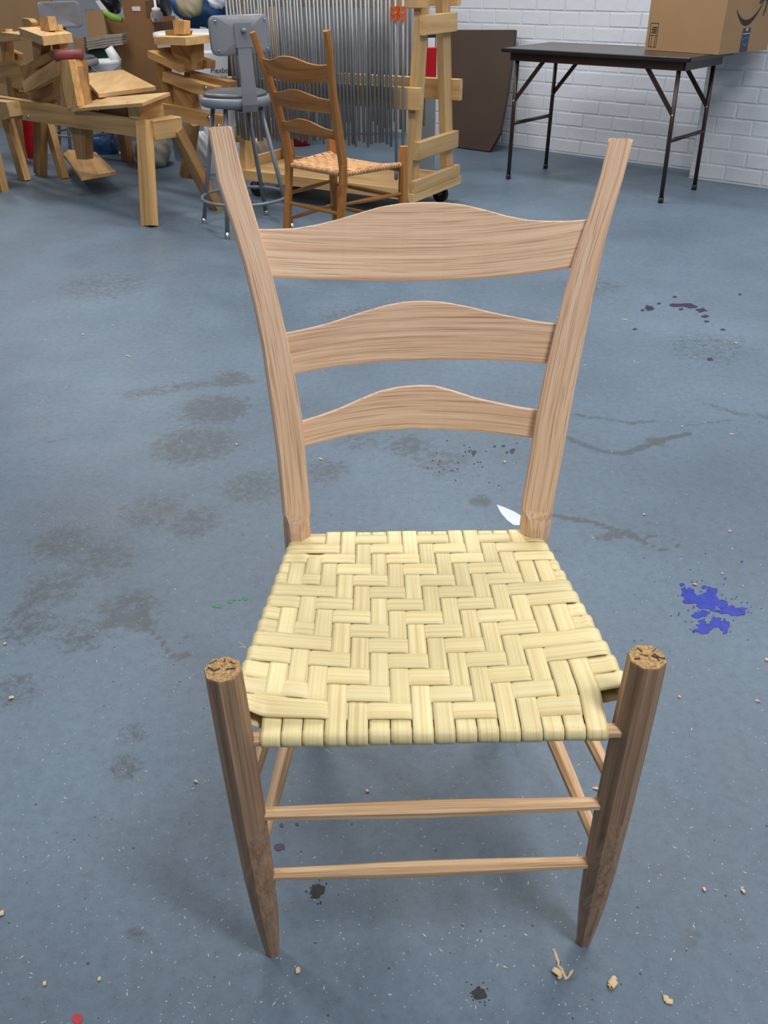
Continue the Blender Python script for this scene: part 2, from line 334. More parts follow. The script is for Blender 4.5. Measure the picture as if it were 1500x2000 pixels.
# bricks: shared meshes, each brick a child of its wall
BL, BH, DP = 0.222, 0.0815, 0.0032
def brick_mesh(l, seed):
    r = random.Random(seed); e = 0.005
    prof = lambda z, q: [(-l / 2 + q, 0, 0), ]
    bx = []
    for (q, dd) in ((0, 0.0), (e, -DP)):
        bx += [(-l / 2 + q + r.uniform(-.001, .001), dd, -BH / 2 + q + r.uniform(-.001, .001)), (l / 2 - q + r.uniform(-.001, .001), dd, -BH / 2 + q + r.uniform(-.001, .001)),
               (l / 2 - q + r.uniform(-.001, .001), dd, BH / 2 - q + r.uniform(-.001, .001)), (-l / 2 + q + r.uniform(-.001, .001), dd, BH / 2 - q + r.uniform(-.001, .001))]
    me = bpy.data.meshes.new('brick'); me.from_pydata(bx, [], [(4, 5, 6, 7), (0, 1, 5, 4), (1, 2, 6, 5), (2, 3, 7, 6), (3, 0, 4, 7)]); me.materials.append(M['brick']); return me
BM = [brick_mesh(BL, k) for k in range(5)]; BHALF = [brick_mesh(BL / 2 - 0.004, k + 9) for k in range(2)]
ANG = math.atan2(E1.y, E1.x)
def lay(wall, n, s0, s1, z1, start_half):
    row = 0; z = 0.012 + BH / 2
    while z < z1:
        s = s0 - (BL / 2 + 0.004 if (row % 2 and not start_half) else 0)
        first = True
        while s < s1 - 0.02:
            half = first and start_half and row % 2 == 1
            l = BL / 2 - 0.004 if half else BL
            o = bpy.data.objects.new('brick', random.choice(BHALF if half else BM)); COL.objects.link(o); o.parent = wall
            o.location = wp(s + l / 2, n, z) + N2 * random.uniform(-0.0015, 0.0015); o.rotation_euler = (0, random.uniform(-.004, .004), ANG + random.uniform(-.006, .006))
            s += l + 0.008; first = False
        row += 1; z += BH + 0.0075
lay(back, WALL, at(800, 275).dot(E1), SCOL + 0.1, 1.30, False)
lay(pier, COLM, SCOL, SCOL + 1.3, 1.30, True)

# ------------------------------------------------------------------ ladder-back chairs
PL = [(404, 447, 254), (409, 457, 300), (416, 467, 340), (452, 500, 450), (481, 528, 545), (505, 553, 650), (527, 583, 800), (538, 590, 875), (549, 600, 985), (553, 605, 1045)]
PR = [(1195, 1240, 277), (1187, 1231, 320), (1163, 1206, 400), (1148, 1192, 450), (1120, 1172, 530), (1092, 1150, 640), (1057, 1120, 790), (1045, 1106, 870), (1024, 1083, 990), (1018, 1077, 1040)]
def back_y(z): return 0.362 + 0.06 * max(0.0, (0.43 - z) / 0.43) + 0.15 * max(0.0, (z - 0.47) / 0.52) ** 1.25
def solve_post(px, py):
    z = 0.7
    for _ in range(60):
        p = aty(px, py, back_y(z) - 0.014); z = 0.5 * z + 0.5 * p.z
    return p
def post_path(T):
    out = []
    for l, r, y in T:
        a, b = solve_post(l, y), solve_post(r, y); out.append(((a + b) / 2 + Vector((0, 0.014, 0)), (b - a).length))
    return sorted(out, key=lambda q: q[0].z)
PATHL, PATHR = post_path(PL), post_path(PR)
def path_at(P, z):
    if z <= P[0][0].z: return P[0][0].x, P[0][1]
    for (a, wa), (b, wb) in zip(P[:-1], P[1:]):
        if a.z <= z <= b.z: t = (z - a.z) / (b.z - a.z); return lerp(a.x, b.x, t), lerp(wa, wb, t)
    return P[-1][0].x, P[-1][1]
XFL, XFR = -0.2294, 0.2294
RAIL_F, RAIL_S, RAIL_B, RR = 0.421, 0.447, 0.4475, 0.0088
ZT = 0.5299
def sidex(y, s):
    t = y / 0.362
    return lerp(XFL, PATHL[0][0].x, t) if s < 0 else lerp(XFR, PATHR[0][0].x, t)
def base_z(x, y):
    l = lerp(RAIL_F + RR + 0.0014, RAIL_B + RR + 0.0014, max(0, min(1, y / 0.362)))
    xe = sidex(y, -1 if x < 0 else 1); u = min(1.0, abs(x / xe)); wgt = u ** 2.2 * lerp(sm(y / 0.045), 1.0, sm((u - .84) / .16))
    return l + (RAIL_S + RR + 0.0014 - l) * wgt
def at_seat(px, py):
    z = 0.45
    for _ in range(30): p = at(px, py, z); z = base_z(p.x, p.y)
    return p
def slat_pts(L):
    """front-face points of a bowed slat seen at the given pixels; the slat bows backwards between the posts"""
    out = []
    for px, py in L:
        z = 0.7; p = None
        for _ in range(80):
            xl, xr = path_at(PATHL, z)[0], path_at(PATHR, z)[0]
            u = 0 if p is None else (p.x - (xl + xr) / 2) / ((xr - xl) / 2)
            bow = 0.036 * max(0.0, 1 - u * u)
            # bow is square to the leaning posts: backwards and a little down
            p = aty(px, py, back_y(z + 0.25 * bow) + bow * 0.96 - 0.005); z = 0.5 * z + 0.5 * p.z
        out.append(p)
    return out
def resample(pts, xs):
    pts = sorted(pts, key=lambda p: p.x); o = []
    for x in xs:
        if x <= pts[0].x: a, b = pts[0], pts[1]
        elif x >= pts[-1].x: a, b = pts[-2], pts[-1]
        else:
            for a, b in zip(pts[:-1], pts[1:]):
                if a.x <= x <= b.x: break
        t = (x - a.x) / (b.x - a.x); o.append(a.lerp(b, t))
    return o
SLATS = [
 ([(503,447),(540,447),(580,445),(620,438),(660,428),(700,416),(740,404),(780,397),(830,394),(870,395),(910,400),(950,410),(990,421),(1030,429),(1070,431),(1110,431),(1150,428)],
  [(527,541),(560,543),(620,546),(700,548),(780,549),(860,548),(940,544),(1020,536),(1080,528),(1127,520)]),
 ([(553,651),(590,644),(640,632),(700,612),(750,597),(790,589),(830,587),(870,590),(920,600),(970,612),(1020,622),(1060,629),(1095,632)],
  [(570,732),(610,724),(660,716),(720,709),(780,705),(840,703),(900,703),(960,704),(1020,707),(1076,711)]),
 ([(583,825),(620,814),(660,800),(700,782),(740,765),(780,756),(820,753),(850,754),(890,765),(930,778),(970,787),(1010,795),(1057,802)],
  [(588,874),(630,863),(680,851),(740,842),(800,838),(860,839),(920,842),(980,848),(1050,857)])]
def octagon(c, rx, ry, rot, d):
    x = Vector((math.cos(rot), math.sin(rot), 0)); x = (x - d * x.dot(d)).normalized(); y = d.cross(x)
    return [c + x * rx * math.cos(math.pi / 8 + k * math.pi / 4) / math.cos(math.pi / 8) * 0.96 + y * ry * math.sin(math.pi / 8 + k * math.pi / 4) / math.cos(math.pi / 8) * 0.96 for k in range(8)]

ROWPX = (172, 240, 310, 382, 462, 545, 632, 722, 820, 920, 1030, 1140, 1265, 1390, 1525)
ROWB = [at_seat(450 + 850 / 3.75, 1000 + v / 3.75).y for v in ROWPX]
ROWC = [(a + b) / 2 for a, b in zip(ROWB[:-1], ROWB[1:])]          # 14 row centres, back to front
ROWW = [(a - b) for a, b in zip(ROWB[:-1], ROWB[1:])]
NC = 16
CF = [at_seat(x, 1418).x for x in (508, 549, 590.5, 633, 677, 720, 762.5, 805, 847.5, 889.5, 932, 974.5, 1016.5, 1059, 1101, 1143, 1187)]
CB = [-0.1405 + (k - 2) * 0.0224 for k in range(17)]
def row_over(c, r):                     # c, r count from 1; True where the crosswise strip lies on top
    if c == 1: return r % 4 in (2, 3)
    if c == 16: return (r % 4 in (2, 3)) and r != 14
    return (c - r) % 4 in (0, 1)
HW, TK = 0.00100, 0.0008
def weave_h(pos, centres, vals, x):
    """height along a strip: flat over each crossing, quick change between them"""
    if x <= centres[0]: return vals[0]
    for (a, va), (b, vb) in zip(zip(centres, vals), list(zip(centres, vals))[1:]):
        if a <= x <= b: return lerp(va, vb, sm(((x - a) / (b - a) - 0.28) / 0.44))
    return vals[-1]
def ribbon(mb, pts, lat, wd, thick, seed, crown=0.00022, closed=True):
    """a thin strip along pts (closed loop); lat gives the sideways direction, wd the width at each point"""
    n = len(pts); R = []; G = []; l = 0; off = seed * 0.731
    for i, p in enumerate(pts):
        a = pts[i - 1] if (i or closed) else p; b = pts[(i + 1) % n] if (i < n - 1 or closed) else p
        t = (b - a).normalized(); nn = lat[i].cross(t).normalized()
        if i: l += (p - pts[i - 1]).length
        w2 = wd[i] / 2
        ring = []
        for q, hh in ((-1, 0), (-0.6, 1), (0, 1.3), (0.6, 1), (1, 0)): ring.append(p + lat[i] * q * w2 + nn * (thick / 2 + crown * (hh - 1))); G.append((l + off * 3, q * w2 + off, off))
        for q in (1, 0, -1): ring.append(p + lat[i] * q * w2 - nn * thick / 2); G.append((l + off * 3, q * w2 + off, off))
        R.append(ring)
    mb.rings(R, closed, True, G)
    return mb
def arc(cx_, cz, r, a0, a1, k):
    return [(cx_ + r * math.cos(math.radians(lerp(a0, a1, i / (k - 1)))), cz + r * math.sin(math.radians(lerp(a0, a1, i / (k - 1))))) for i in range(k)]

def ladder_chair(root, xf, mw, mpost, mrung, mslat, seat, detail=True):
    B = lambda: MB(xf)
    # front posts: shaved octagons that taper to the floor
    for s, (top, foot) in ((-1, ((XFL, -0.0048), (-0.2188, -0.0053))), (1, ((XFR, 0.006), (0.2194, 0.0038)))):
        prof = [(0.0, 0.0095), (0.035, 0.0125), (0.09, 0.0168), (0.17, 0.0198), (0.28, 0.0212), (0.40, 0.0212), (0.50, 0.0206), (ZT - 0.002, 0.0201), (ZT, 0.0196)]
        rot = 0.33 if s < 0 else -0.05
        R = [octagon(Vector((lerp(foot[0], top[0], z / ZT), lerp(foot[1], top[1], z / ZT), z)), r, r, rot, Vector((0, 0, 1))) for z, r in prof]
        mb = B().rings(R); mb.m[-1] = 1
        fp = mb.build('front_post', [mpost, M['end'] if detail else mpost], root)
        if detail:
            c = Vector((top[0], top[1], ZT + 0.0004)); u = 0.0022
            def stroke(k, a, b, wd=0.0017): k.beam(c + Vector((a[0], a[1], 0)), c + Vector((b[0], b[1], 0)), wd, 0.0006)
            k = MB()
            if s < 0:
                stroke(k, (-.0165, .003), (-.0085, -.003)); stroke(k, (-.0085, -.003), (-.0035, .001), .0013); stroke(k, (.0035, -.0005), (.0135, .001)); stroke(k, (.0002, .015), (-.001, .0105), .0011)
                stroke(k, (.0055, .012), (.012, .0075), .001); stroke(k, (-.016, .008), (-.009, .014), .0008)
            else:
                stroke(k, (-.015, -.0035), (-.0085, -.0025)); stroke(k, (-.0075, .014), (-.003, .008), .0013)
                stroke(k, (.005, .0005), (.0185, -.0035), .0015); stroke(k, (.005, .0005), (.009, .004), .0012); stroke(k, (.009, .004), (.0125, -.001), .0012); stroke(k, (.009, -.0008), (.0115, -.0065), .0015)
                stroke(k, (.008, .008), (.013, .013), .0009); stroke(k, (-.006, .004), (.001, .001), .0008)
            k.build('pen_mark', M['ink'], fp, label='black pen marks on the sawn end of the post')
    # rear posts: round below the seat, shaved flat in front and bent back above it
    for s, P in ((-1, PATHL), (1, PATHR)):
        R = []; x0 = P[0][0].x
        tw = -0.27 * s                                                   # the flat faces turn in towards each other
        zs = [0, 0.05, 0.15, 0.3, 0.42, 0.455, 0.47, 0.485, 0.497, 0.51, 0.54, 0.58, 0.63, 0.68, 0.73, 0.78, 0.83, 0.88, 0.93, P[-1][0].z - 0.004, P[-1][0].z]
        for z in zs:
            x, wd = path_at(P, z)
            if z < 0.44: x = x0 + s * 0.0 ; wd = 0.040
            cy_ = back_y(z); dz = 0.02
            d = Vector((0, back_y(z + dz) - back_y(z - dz), 2 * dz)).normalized() if z > 0.45 else Vector((0, 0, 1))
            flat = sm((z - 0.478) / 0.022)
            foot = 0.62 + 0.38 * sm(z / 0.13)
            ry = lerp(0.0200, lerp(0.0165, 0.0115, sm((z - 0.5) / 0.45)), flat) * foot; rx = wd / 2 * lerp(1.0, 1.02, flat) * foot
            c = Vector((x, cy_, z)); t2 = tw * flat
            ax = Vector((math.cos(t2), math.sin(t2), 0)); ay = d.cross(ax).normalized()
            e = 0.0022 if z < P[-1][0].z - 0.001 else 0.0045
            oc = [(math.cos(math.pi / 8 + k * math.pi / 4) / math.cos(math.pi / 8), math.sin(math.pi / 8 + k * math.pi / 4) / math.cos(math.pi / 8)) for k in range(8)]
            ch = min(e / rx, 0.4); cv = min(e / ry, 0.4); cb = 0.45
            fl = [(1, 1 - cb * 1.6), (1 - cb, 1), (-1 + cb, 1), (-1, 1 - cb * 1.6), (-1, -1 + cv), (-1 + ch, -1), (1 - ch, -1), (1, -1 + cv)]
            R.append([c + ax * rx * lerp(o_[0] * 0.97, f_[0], flat) + ay * ry * lerp(o_[1] * 0.97, f_[1], flat) for o_, f_ in zip(oc, fl)])
        B().rings(R).build('rear_post', mw, root)
    # slats
    for tp, bt in SLATS:
        T, Bt = slat_pts(tp), slat_pts(bt); n = 33
        xl = (T[0].x + Bt[0].x) / 2; 
        R = []; G = []
        Tx = resample(T, [lerp(T[0].x - 0.008, T[-1].x + 0.008, i / (n - 1)) for i in range(n)]); Bx = resample(Bt, [lerp(Bt[0].x - 0.008, Bt[-1].x + 0.008, i / (n - 1)) for i in range(n)])
        for i in range(n):
            t, b = Tx[i], Bx[i]; u = (t - b).normalized(); tg = (Tx[min(i + 1, n - 1)] - Tx[max(i - 1, 0)]); nn = u.cross(tg).normalized()
            if nn.y < 0: nn = -nn
            th = 0.0075; ring = [b + u * .001, b + u * .0025 - nn * .0, t - u * .0015, t + nn * .0015, t + nn * (th - .001), t - u * .001 + nn * th, b + u * .002 + nn * th, b + nn * (th - .001)]
            ring[0] = b + nn * .0015
            R.append(ring); H = (t - b).length
            for q in ring: G.append((q.x, (q.z - b.z) if True else 0, (q - b).dot(nn)))
        B().rings(R, False, True, G).build('slat', mslat, root)
    # stretchers between the posts
    def rung(p, q, r0, r1, rot=0.39, nm='stretcher'):
        p, q = Vector(p), Vector(q); pts = [p.lerp(q, t) for t in (0, .06, .2, .35, .5, .65, .8, .94, 1)]
        rad = [lerp(r0, r1, sm(1 - abs(2 * t - 1))) for t in (0, .06, .2, .35, .5, .65, .8, .94, 1)]
        B().tube(pts, rad, 8, ph=rot).build(nm, mrung, root)
    rung((XFL + .012, -.003, .2905), (XFR - .012, .004, .2935), .0082, .0112)
    rung((-.2206 + .01, -.003, .1705), (.2206 - .01, .004, .178), .0078, .0103)
    for s in (-1, 1):
        xr = PATHL[0][0].x if s < 0 else PATHR[0][0].x; xf_ = 0.2268 * s; yr = lambda z: back_y(z) - .012
        rung((xf_ * 0.995, .012, .310), (xr, yr(.312), .312), .0080, .0110)
        rung((xf_ * 0.985, .012, .186), (xr, yr(.19), .190), .0080, .0110)
        rung((XFL if s < 0 else XFR, .012, RAIL_S), (xr, .350, RAIL_S), .0085, .0088, nm='seat_rail')
    rung((PATHL[0][0].x + .01, back_y(.27), .27), (PATHR[0][0].x - .01, back_y(.27), .27), .008, .011)
    rung((XFL + .01, 0, .4175), (XFR - .01, 0, .4245), RR, RR, nm='seat_rail')
    rung((PATHL[0][0].x + .01, .362, RAIL_B), (PATHR[0][0].x - .01, .362, RAIL_B), RR, RR, nm='seat_rail')
    seat(root, B)

def splint_seat(root, B):
    ra = RR + 0.0012
    rc = list(reversed(ROWC))                                          # front to back
    # lengthwise strips
    for c in range(1, NC + 1):
        short = c in (1, 2, 16)
        vals = [(-HW if row_over(c, 15 - k) else HW) for k in range(1, 15)]
        yend = 0.33 if c != 16 else 0.325
        pts, lat, wd = [], [], []
        def colx(y, q): t = max(0, min(1, y / 0.362)); return lerp(CF[c - 1 + q], CB[c - 1 + q], t)
        def put(y, z): 
            a, b = colx(y, 0), colx(y, 1); pts.append(Vector(((a + b) / 2, y, z))); wd.append((b - a) - 0.0011)
            lat.append(Vector((b - a, 0, base_z(b, y) - base_z(a, y) if .004 < y < .358 else 0)).normalized())
        xm = colx(0, 0); zf = lerp(.4175, .4245, (xm - XFL) / (XFR - XFL))
        h0 = vals[0]
        for y, z in arc(0, zf, ra + max(0, h0) * .6, 262, 92, 12): put(y, z)
        k = 84; y1 = yend if short else 0.362
        for i in range(1, k):
            y = y1 * i / k; xa = (colx(y, 0) + colx(y, 1)) / 2
            z = base_z(xa, y) + (zf - RAIL_F) * (1 - sm(y / .1)) + weave_h(0, rc, vals, y) * (sm(y / .006 + .3))
            if short: z -= 0.004 * sm((y - y1 + .04) / .04)
            put(y, z)
        if short:
            ye = y1; xa = (colx(ye, 0) + colx(ye, 1)) / 2; zt = pts[-1].z
            for y, z in ((ye + .004, zt - .003), (ye + .003, zt - .006)): put(y, z)
            for i in range(1, 20):
                y = ye - ye * i / 20; put(y, base_z(xa, y) - .0235 - .0012)
        else:
            for y, z in arc(0.362, RAIL_B, ra + max(0, vals[-1]), 88, -82, 10): put(y, z)
            xa = (colx(.18, 0) + colx(.18, 1)) / 2
            for i in range(1, 24):
                y = 0.362 * (1 - i / 24); put(y, lerp(RAIL_F - ra, RAIL_B - ra, y / .362) - .0012)
        ribbon(B(), pts, lat, wd, TK, c + 0.37).build('seat_strip', M['splint'], root, 'strip')
    # crosswise strips
    for r in range(1, 15):
        y = ROWC[r - 1]; wdt = ROWW[r - 1] - 0.0010
        cc = [lerp((CF[c - 1] + CF[c]) / 2, (CB[c - 1] + CB[c]) / 2, max(0, min(1, y / .362))) for c in range(1, NC + 1)]
        vals = [(HW if row_over(c, r) else -HW) for c in range(1, NC + 1)]
        if y > 0.315:                                                  # outer lengthwise strips end before the last rows
            vals[0] = vals[1] = HW; vals[15] = HW
        xl, xr = sidex(y, -1), sidex(y, 1)
        pts, lat, wd = [], [], []
        tw = random.uniform(-.001, .001); seed = r * 1.7 + 40
        def put(x, z):
            pts.append(Vector((x, y + tw * x / .2, z))); xq = max(-.192, min(.180, x)); lat.append(Vector((0, -wdt, (base_z(xq, y - wdt / 2) - base_z(xq, y + wdt / 2)) * (1 - sm((max(-x - .192, x - .18)) / .03)))).normalized()); wd.append(wdt * (1 + .07 * sm((abs(x) - .15) / .05)))
        x_end = xr if r != 14 else cc[15] + 0.004
        for x, z in reversed(arc(xl, RAIL_S, ra + 0.0003 + .0004 * (r % 2), 92, 262, 12)): put(x, z)
        k = 84
        for i in range(1, k):
            x = lerp(xl, x_end, i / k)
            edge = min(sm((x - xl) / .02), 1)
            put(x, base_z(x, y) + weave_h(0, cc, vals, x) * edge)
        if r != 14:
            for x, z in arc(xr, RAIL_S, ra + 0.0003 + .0004 * (r % 2), 88, -82, 12): put(x, z)
        for i in range(1 if r != 14 else 0, 24):
            x = lerp(x_end, xl, i / 24); put(x, min(base_z(x, y) - .0225, RAIL_S - ra) + .0006)
        ribbon(B(), pts, lat, wd, TK, seed).build('seat_strip', M['splint'], root, 'strip')
    # loose fibres at the strip edges
    for p0, d in (((-.229, .12, .452), (-.02, .004, .012)), ((-.229, .12, .451), (-.017, -.006, .003)), ((-.125, -.010, .411), (.012, -.006, -.012)), ((.196, -.004, .425), (.012, -.004, .004))):
        p0 = Vector(p0); d = Vector(d) * .55
        B().tube([p0, p0 + d * .5 + Vector((0, 0, .002)), p0 + d + Vector((.002, 0, .001))], [.0003, .00025, .0001], 4).build('fibre', M['splint'], root)

def cord_seat(root, B):
    ra = RR + 0.002; n, mrow = 22, 20; h = 0.0022
    xs_f = [lerp(XFL + .022, XFR - .022, (i + .5) / n) for i in range(n)]
    ys = [lerp(.016, .350, (j + .5) / mrow) for j in range(mrow)]
    over = lambda c, r: (c + r) % 4 in (0, 1)
    for c in range(n):
        vals = [(-h if over(c, r) else h) for r in range(mrow)]
        xb = lerp(PATHL[0][0].x + .02, PATHR[0][0].x - .02, (c + .5) / n); wd0 = .0168
        pts = []
        for y, z in arc(0, RAIL_F, ra, 262, 92, 7): pts.append(Vector((xs_f[c], y, z)))
        for i in range(1, 61):
            y = .362 * i / 61; x = lerp(xs_f[c], xb, i / 61); pts.append(Vector((x, y, base_z(x, y) + weave_h(0, ys, vals, y))))
        for y, z in arc(.362, RAIL_B, ra, 88, -82, 7): pts.append(Vector((xb, y, z)))
        ribbon(B(), pts, [Vector((1, 0, 0))] * len(pts), [wd0 * lerp(1, .82, max(0, min(1, p.y / .362))) for p in pts], .003, c * 1.3, .0012, False).build('seat_cord', M['cord'], root, True)
    for r in range(mrow):
        y = ys[r]; xl, xr = sidex(y, -1), sidex(y, 1)
        cc = [lerp(xs_f[c], lerp(PATHL[0][0].x + .02, PATHR[0][0].x - .02, (c + .5) / n), y / .362) for c in range(n)]
        vals = [(h if over(c, r) else -h) for c in range(n)]; pts = []
        for x, z in reversed(arc(xl, RAIL_S, ra, 92, 262, 7)): pts.append(Vector((x, y, z)))
        for i in range(1, 71):
            x = lerp(xl, xr, i / 71); pts.append(Vector((x, y, base_z(x, y) + weave_h(0, cc, vals, x))))
        for x, z in arc(xr, RAIL_S, ra, 88, -82, 7): pts.append(Vector((x, y, z)))
        ribbon(B(), pts, [Vector((0, -1, 0))] * len(pts), [.0158] * len(pts), .003, r * 1.9 + 50, .0012, False).build('seat_cord', M['cord'], root, True)

chair = thing('ladderback_chair', 'pale unfinished oak ladder-back chair with a cream woven splint seat, front and centre', 'chair', (0, 0.18, 0))
ladder_chair(chair, None, M['oak'], M['oak_shaded'], M['oak_rung'], M['oak'], splint_seat)
cen = Vector((-0.2294, 3.4678, 0)); A2 = 0.8163
def xf2(p):                             # the second chair: turned away, with less splay in its back
    q = Vector(p)
    if q.y > 0.2:
        t = max(0.0, (q.z - .47) / .52); q.x *= 1 - .1345 * min(t, 1); q.y -= .034 * t ** 1.2; q.z += .055 * t
    fr = Vector((math.cos(A2), math.sin(A2), 0)); side = Vector((-fr.y, fr.x, 0))       # local -y is the chair's front
    return cen + fr * (-(q.y - .181) * .9275) + side * q.x * .9975 + Vector((0, 0, q.z * .918))
chair2 = thing('ladderback_chair', 'honey-brown finished ladder-back chair with tan woven cord seat, seen from behind', 'chair', tuple(cen))
ladder_chair(chair2, xf2, M['honey'], M['honey'], M['honey'], M['honey'], cord_seat, False)

# ------------------------------------------------------------------ folding table, box on it, board against the wall
TC = Vector((1.3166, 4.9538, 0)); TL, TD = 1.19, 0.549; TE, TN = E1, N2
def tp(a, b, z): return TC + TE * a + TN * b + Vector((0, 0, z))
tb = thing('folding_table', 'brown folding table with dark top and steel tube legs against the brick wall', 'table', tuple(TC))
MB().beam(tp(-TL / 2, 0, .738), tp(TL / 2, 0, .738), TD, .018, bev=.004).build('table_top', M['table_top'], tb)
k = MB()
for a, b, c, d in ((-TL / 2, -TD / 2, TL / 2, -TD / 2), (TL / 2, -TD / 2, TL / 2, TD / 2), (TL / 2, TD / 2, -TL / 2, TD / 2), (-TL / 2, TD / 2, -TL / 2, -TD / 2)):
    k.beam(tp(a, b, .737), tp(c, d, .737), .012, .022, bev=.004)
k.build('edge_band', M['black'], tb)
k = MB(); ia, ib = TL / 2 - .045, TD / 2 - .04
for a, b, c, d in ((-ia, -ib, ia, -ib), (ia, -ib, ia, ib), (ia, ib, -ia, ib), (-ia, ib, -ia, -ib)): k.beam(tp(a, b, .704), tp(c, d, .704), .018, .046)
k.build('apron', M['brown_metal'], tb)
for sa in (-1, 1):
    for sb in (-1, 1):
        a, b = sa * (0.529 - .0), sb * 0.22
        lg = MB().tube([tp(a - sa * .012, b, .70), tp(a, b, .012)], .0125, 10).build('leg', M['brown_metal'], tb, True)
        MB().tube([tp(a, b, .03), tp(a, b, .0)], .0155, 10).build('rubber_foot', M['rubber'], lg, True)
        p, q = tp(a - sa * .007, b, .46), tp(a - sa * .20, b, .69)
        br = MB().beam(p, q, .006, .024).build('brace', M['brown_metal'], tb)
        MB().tube([p - TN * .012, p + TN * .012], .006, 8).build('rivet', M['chrome'], br, True)
    MB().tube([tp(sa * .525, -.22, .33), tp(sa * .525, .22, .33)], .011, 10).build('stretcher', M['brown_metal'], tb, True)
# cardboard box
zb = .7485
b0 = at(1403, 107, zb); bl = at(1259, 97, zb); 
u = (bl - b0); u.z = 0; wl = u.length; u.normalize(); v = Vector((-u.y, u.x, 0)); 
if v.dot(Vector((1, 1, 0))) < 0: v = -v
wr, hb = 0.46, 0.40
bx = thing('cardboard_box', 'brown cardboard parcel with black smile print standing on the folding table', 'box', tuple(b0 + u * wl / 2 + v * wr / 2))
MB().prism([b0, b0 + u * wl, b0 + u * wl + v * wr, b0 + v * wr], (0, 0, hb)).build('carton', M['cardboard'], bx)
def face(s, z, dep): return b0 + v * s + Vector((0, 0, z)) - u * dep
def flat_poly(mb, pts, dep=.0012):
    P0 = [face(s, z, 0) for s, z in pts]; return mb.prism(P0, -u * dep)
smile = []
S0c = (0.225, 0.315)
pts_lo, pts_hi = [], []
for i in range(19):
    t = i / 18; s = lerp(.10, .335, t); sag = .075 * (1 - (2 * t - 1) ** 2)
    zc = .202 - sag + .030 * t; th = .0035 + .011 * math.sin(math.pi * min(1, t * 1.02)) 
    pts_lo.append((s, zc - th)); pts_hi.append((s, zc + th))
k = MB(); 
for i in range(18): flat_poly(k, [pts_lo[i], pts_lo[i + 1], pts_hi[i + 1], pts_hi[i]])
flat_poly(k, [(.293, .232), (.335, .260), (.378, .252), (.372, .239), (.345, .244), (.31, .227)])
flat_poly(k, [(.378, .252), (.372, .192), (.355, .166), (.351, .173), (.361, .198), (.366, .242)])
k.build('smile_print', M['print'], bx)
tpb = flat_poly(MB(), [(.190, 0.002), (.262, 0.002), (.262, .116), (.190, .116)]).build('tape', M['tape'], bx)
flat_poly(MB(), [(.190, .262), (.262, .262), (.262, .399), (.190, .399)]).build('tape', M['tape'], bx)
def text_mesh(txt, size, name, mat, parent, place, xdir, zdir, dep=.0006):
    cu = bpy.data.curves.new(name, 'FONT'); cu.body = txt; cu.size = size; cu.align_x = 'CENTER'; cu.extrude = dep
    to = bpy.data.objects.new(name, cu); COL.objects.link(to)
    dg = bpy.context.evaluated_depsgraph_get(); me = bpy.data.meshes.new_from_object(to.evaluated_get(dg)); bpy.data.objects.remove(to)
    xd, zd = Vector(xdir).normalized(), Vector(zdir).normalized(); nn = xd.cross(zd)
    mx = Matrix((xd, zd, nn)).transposed().to_4x4(); mx.translation = Vector(place) - origin(parent); me.transform(mx)
    me.materials.clear(); me.materials.append(mat)
    o = bpy.data.objects.new(name, me); COL.objects.link(o); o.parent = parent; return o
text_mesh('prime', .028, 'tape_print', M['blue_print'], tpb, face(.226, .060, .002), v, (0, 0, 1))
k = MB()
for i in range(8):
    t0, t1 = i / 8, (i + 1) / 8; g = lambda t: .048 - .014 * (1 - (2 * t - 1) ** 2)
    flat_poly(k, [(lerp(.205, .247, t0), g(t0) - .003), (lerp(.205, .247, t1), g(t1) - .003), (lerp(.205, .247, t1), g(t1) + .002), (lerp(.205, .247, t0), g(t0) + .002)], .002)
k.build('tape_print', M['blue_print'], tpb)
flat_poly(MB(), [(.195, .088), (.257, .088), (.257, .091), (.195, .091)], .002).build('tape_print', M['white_card'], tpb)
flat_poly(MB(), [(.219, .106), (.226, .101), (.233, .106), (.233, .114), (.219, .114)], .002).build('tape_print', M['white_card'], tpb)
k = MB()                                            # printed frame of handling marks on the left face
def lface(s, z): return b0 + u * s + Vector((0, 0, z))
def lq(s0, z0, s1, z1): k.prism([lface(s0, z0), lface(s1, z0), lface(s1, z1), lface(s0, z1)], -v * .001)
e0, e1, z0, z1 = wl - .075, wl - .02, .015, .135
for q in ((e0, z0, e1, z0 + .003), (e0, z1 - .003, e1, z1), (e0, z0, e0 + .003, z1), (e1 - .003, z0, e1, z1), (e0, .072, e1, .075), (e0 + .012, .02, e0 + .015, .068), (e0 + .036, .02, e0 + .039, .068)): lq(*q)
for i in range(4): lq(e0 + .008, .084 + i * .009, e1 - .010 - .006 * (i % 2), .089 + i * .009)
k.build('handling_print', M['print'], bx)
# table-top board leaning on the wall
pb1, pb2 = at(884, 292), at(962, 298)
pmid = (pb1 + pb2) / 2; pmid = wp(pmid.dot(E1), WALL - .27, 0)
slope = (wp(0, WALL - .04, .86) - wp(0, WALL - .27, 0)); nrm = slope.cross(E1).normalized()
if nrm.dot(N2) < 0: nrm = -nrm
poly = [onp(x, y, pmid, nrm) for x, y in ((882, 60), (1010, 60), (1008, 82), (995, 180), (980, 262), (960, 298), (882, 291), (877, 200), (876, 120))]
for p in poly: p.z = max(p.z, 0.0)
lb = one(MB().prism(poly, -nrm * 0.028), 'leaning_board', M['panel'], 'dark brown board with cut corners leaning against the brick wall left of the table', 'board', pmid)

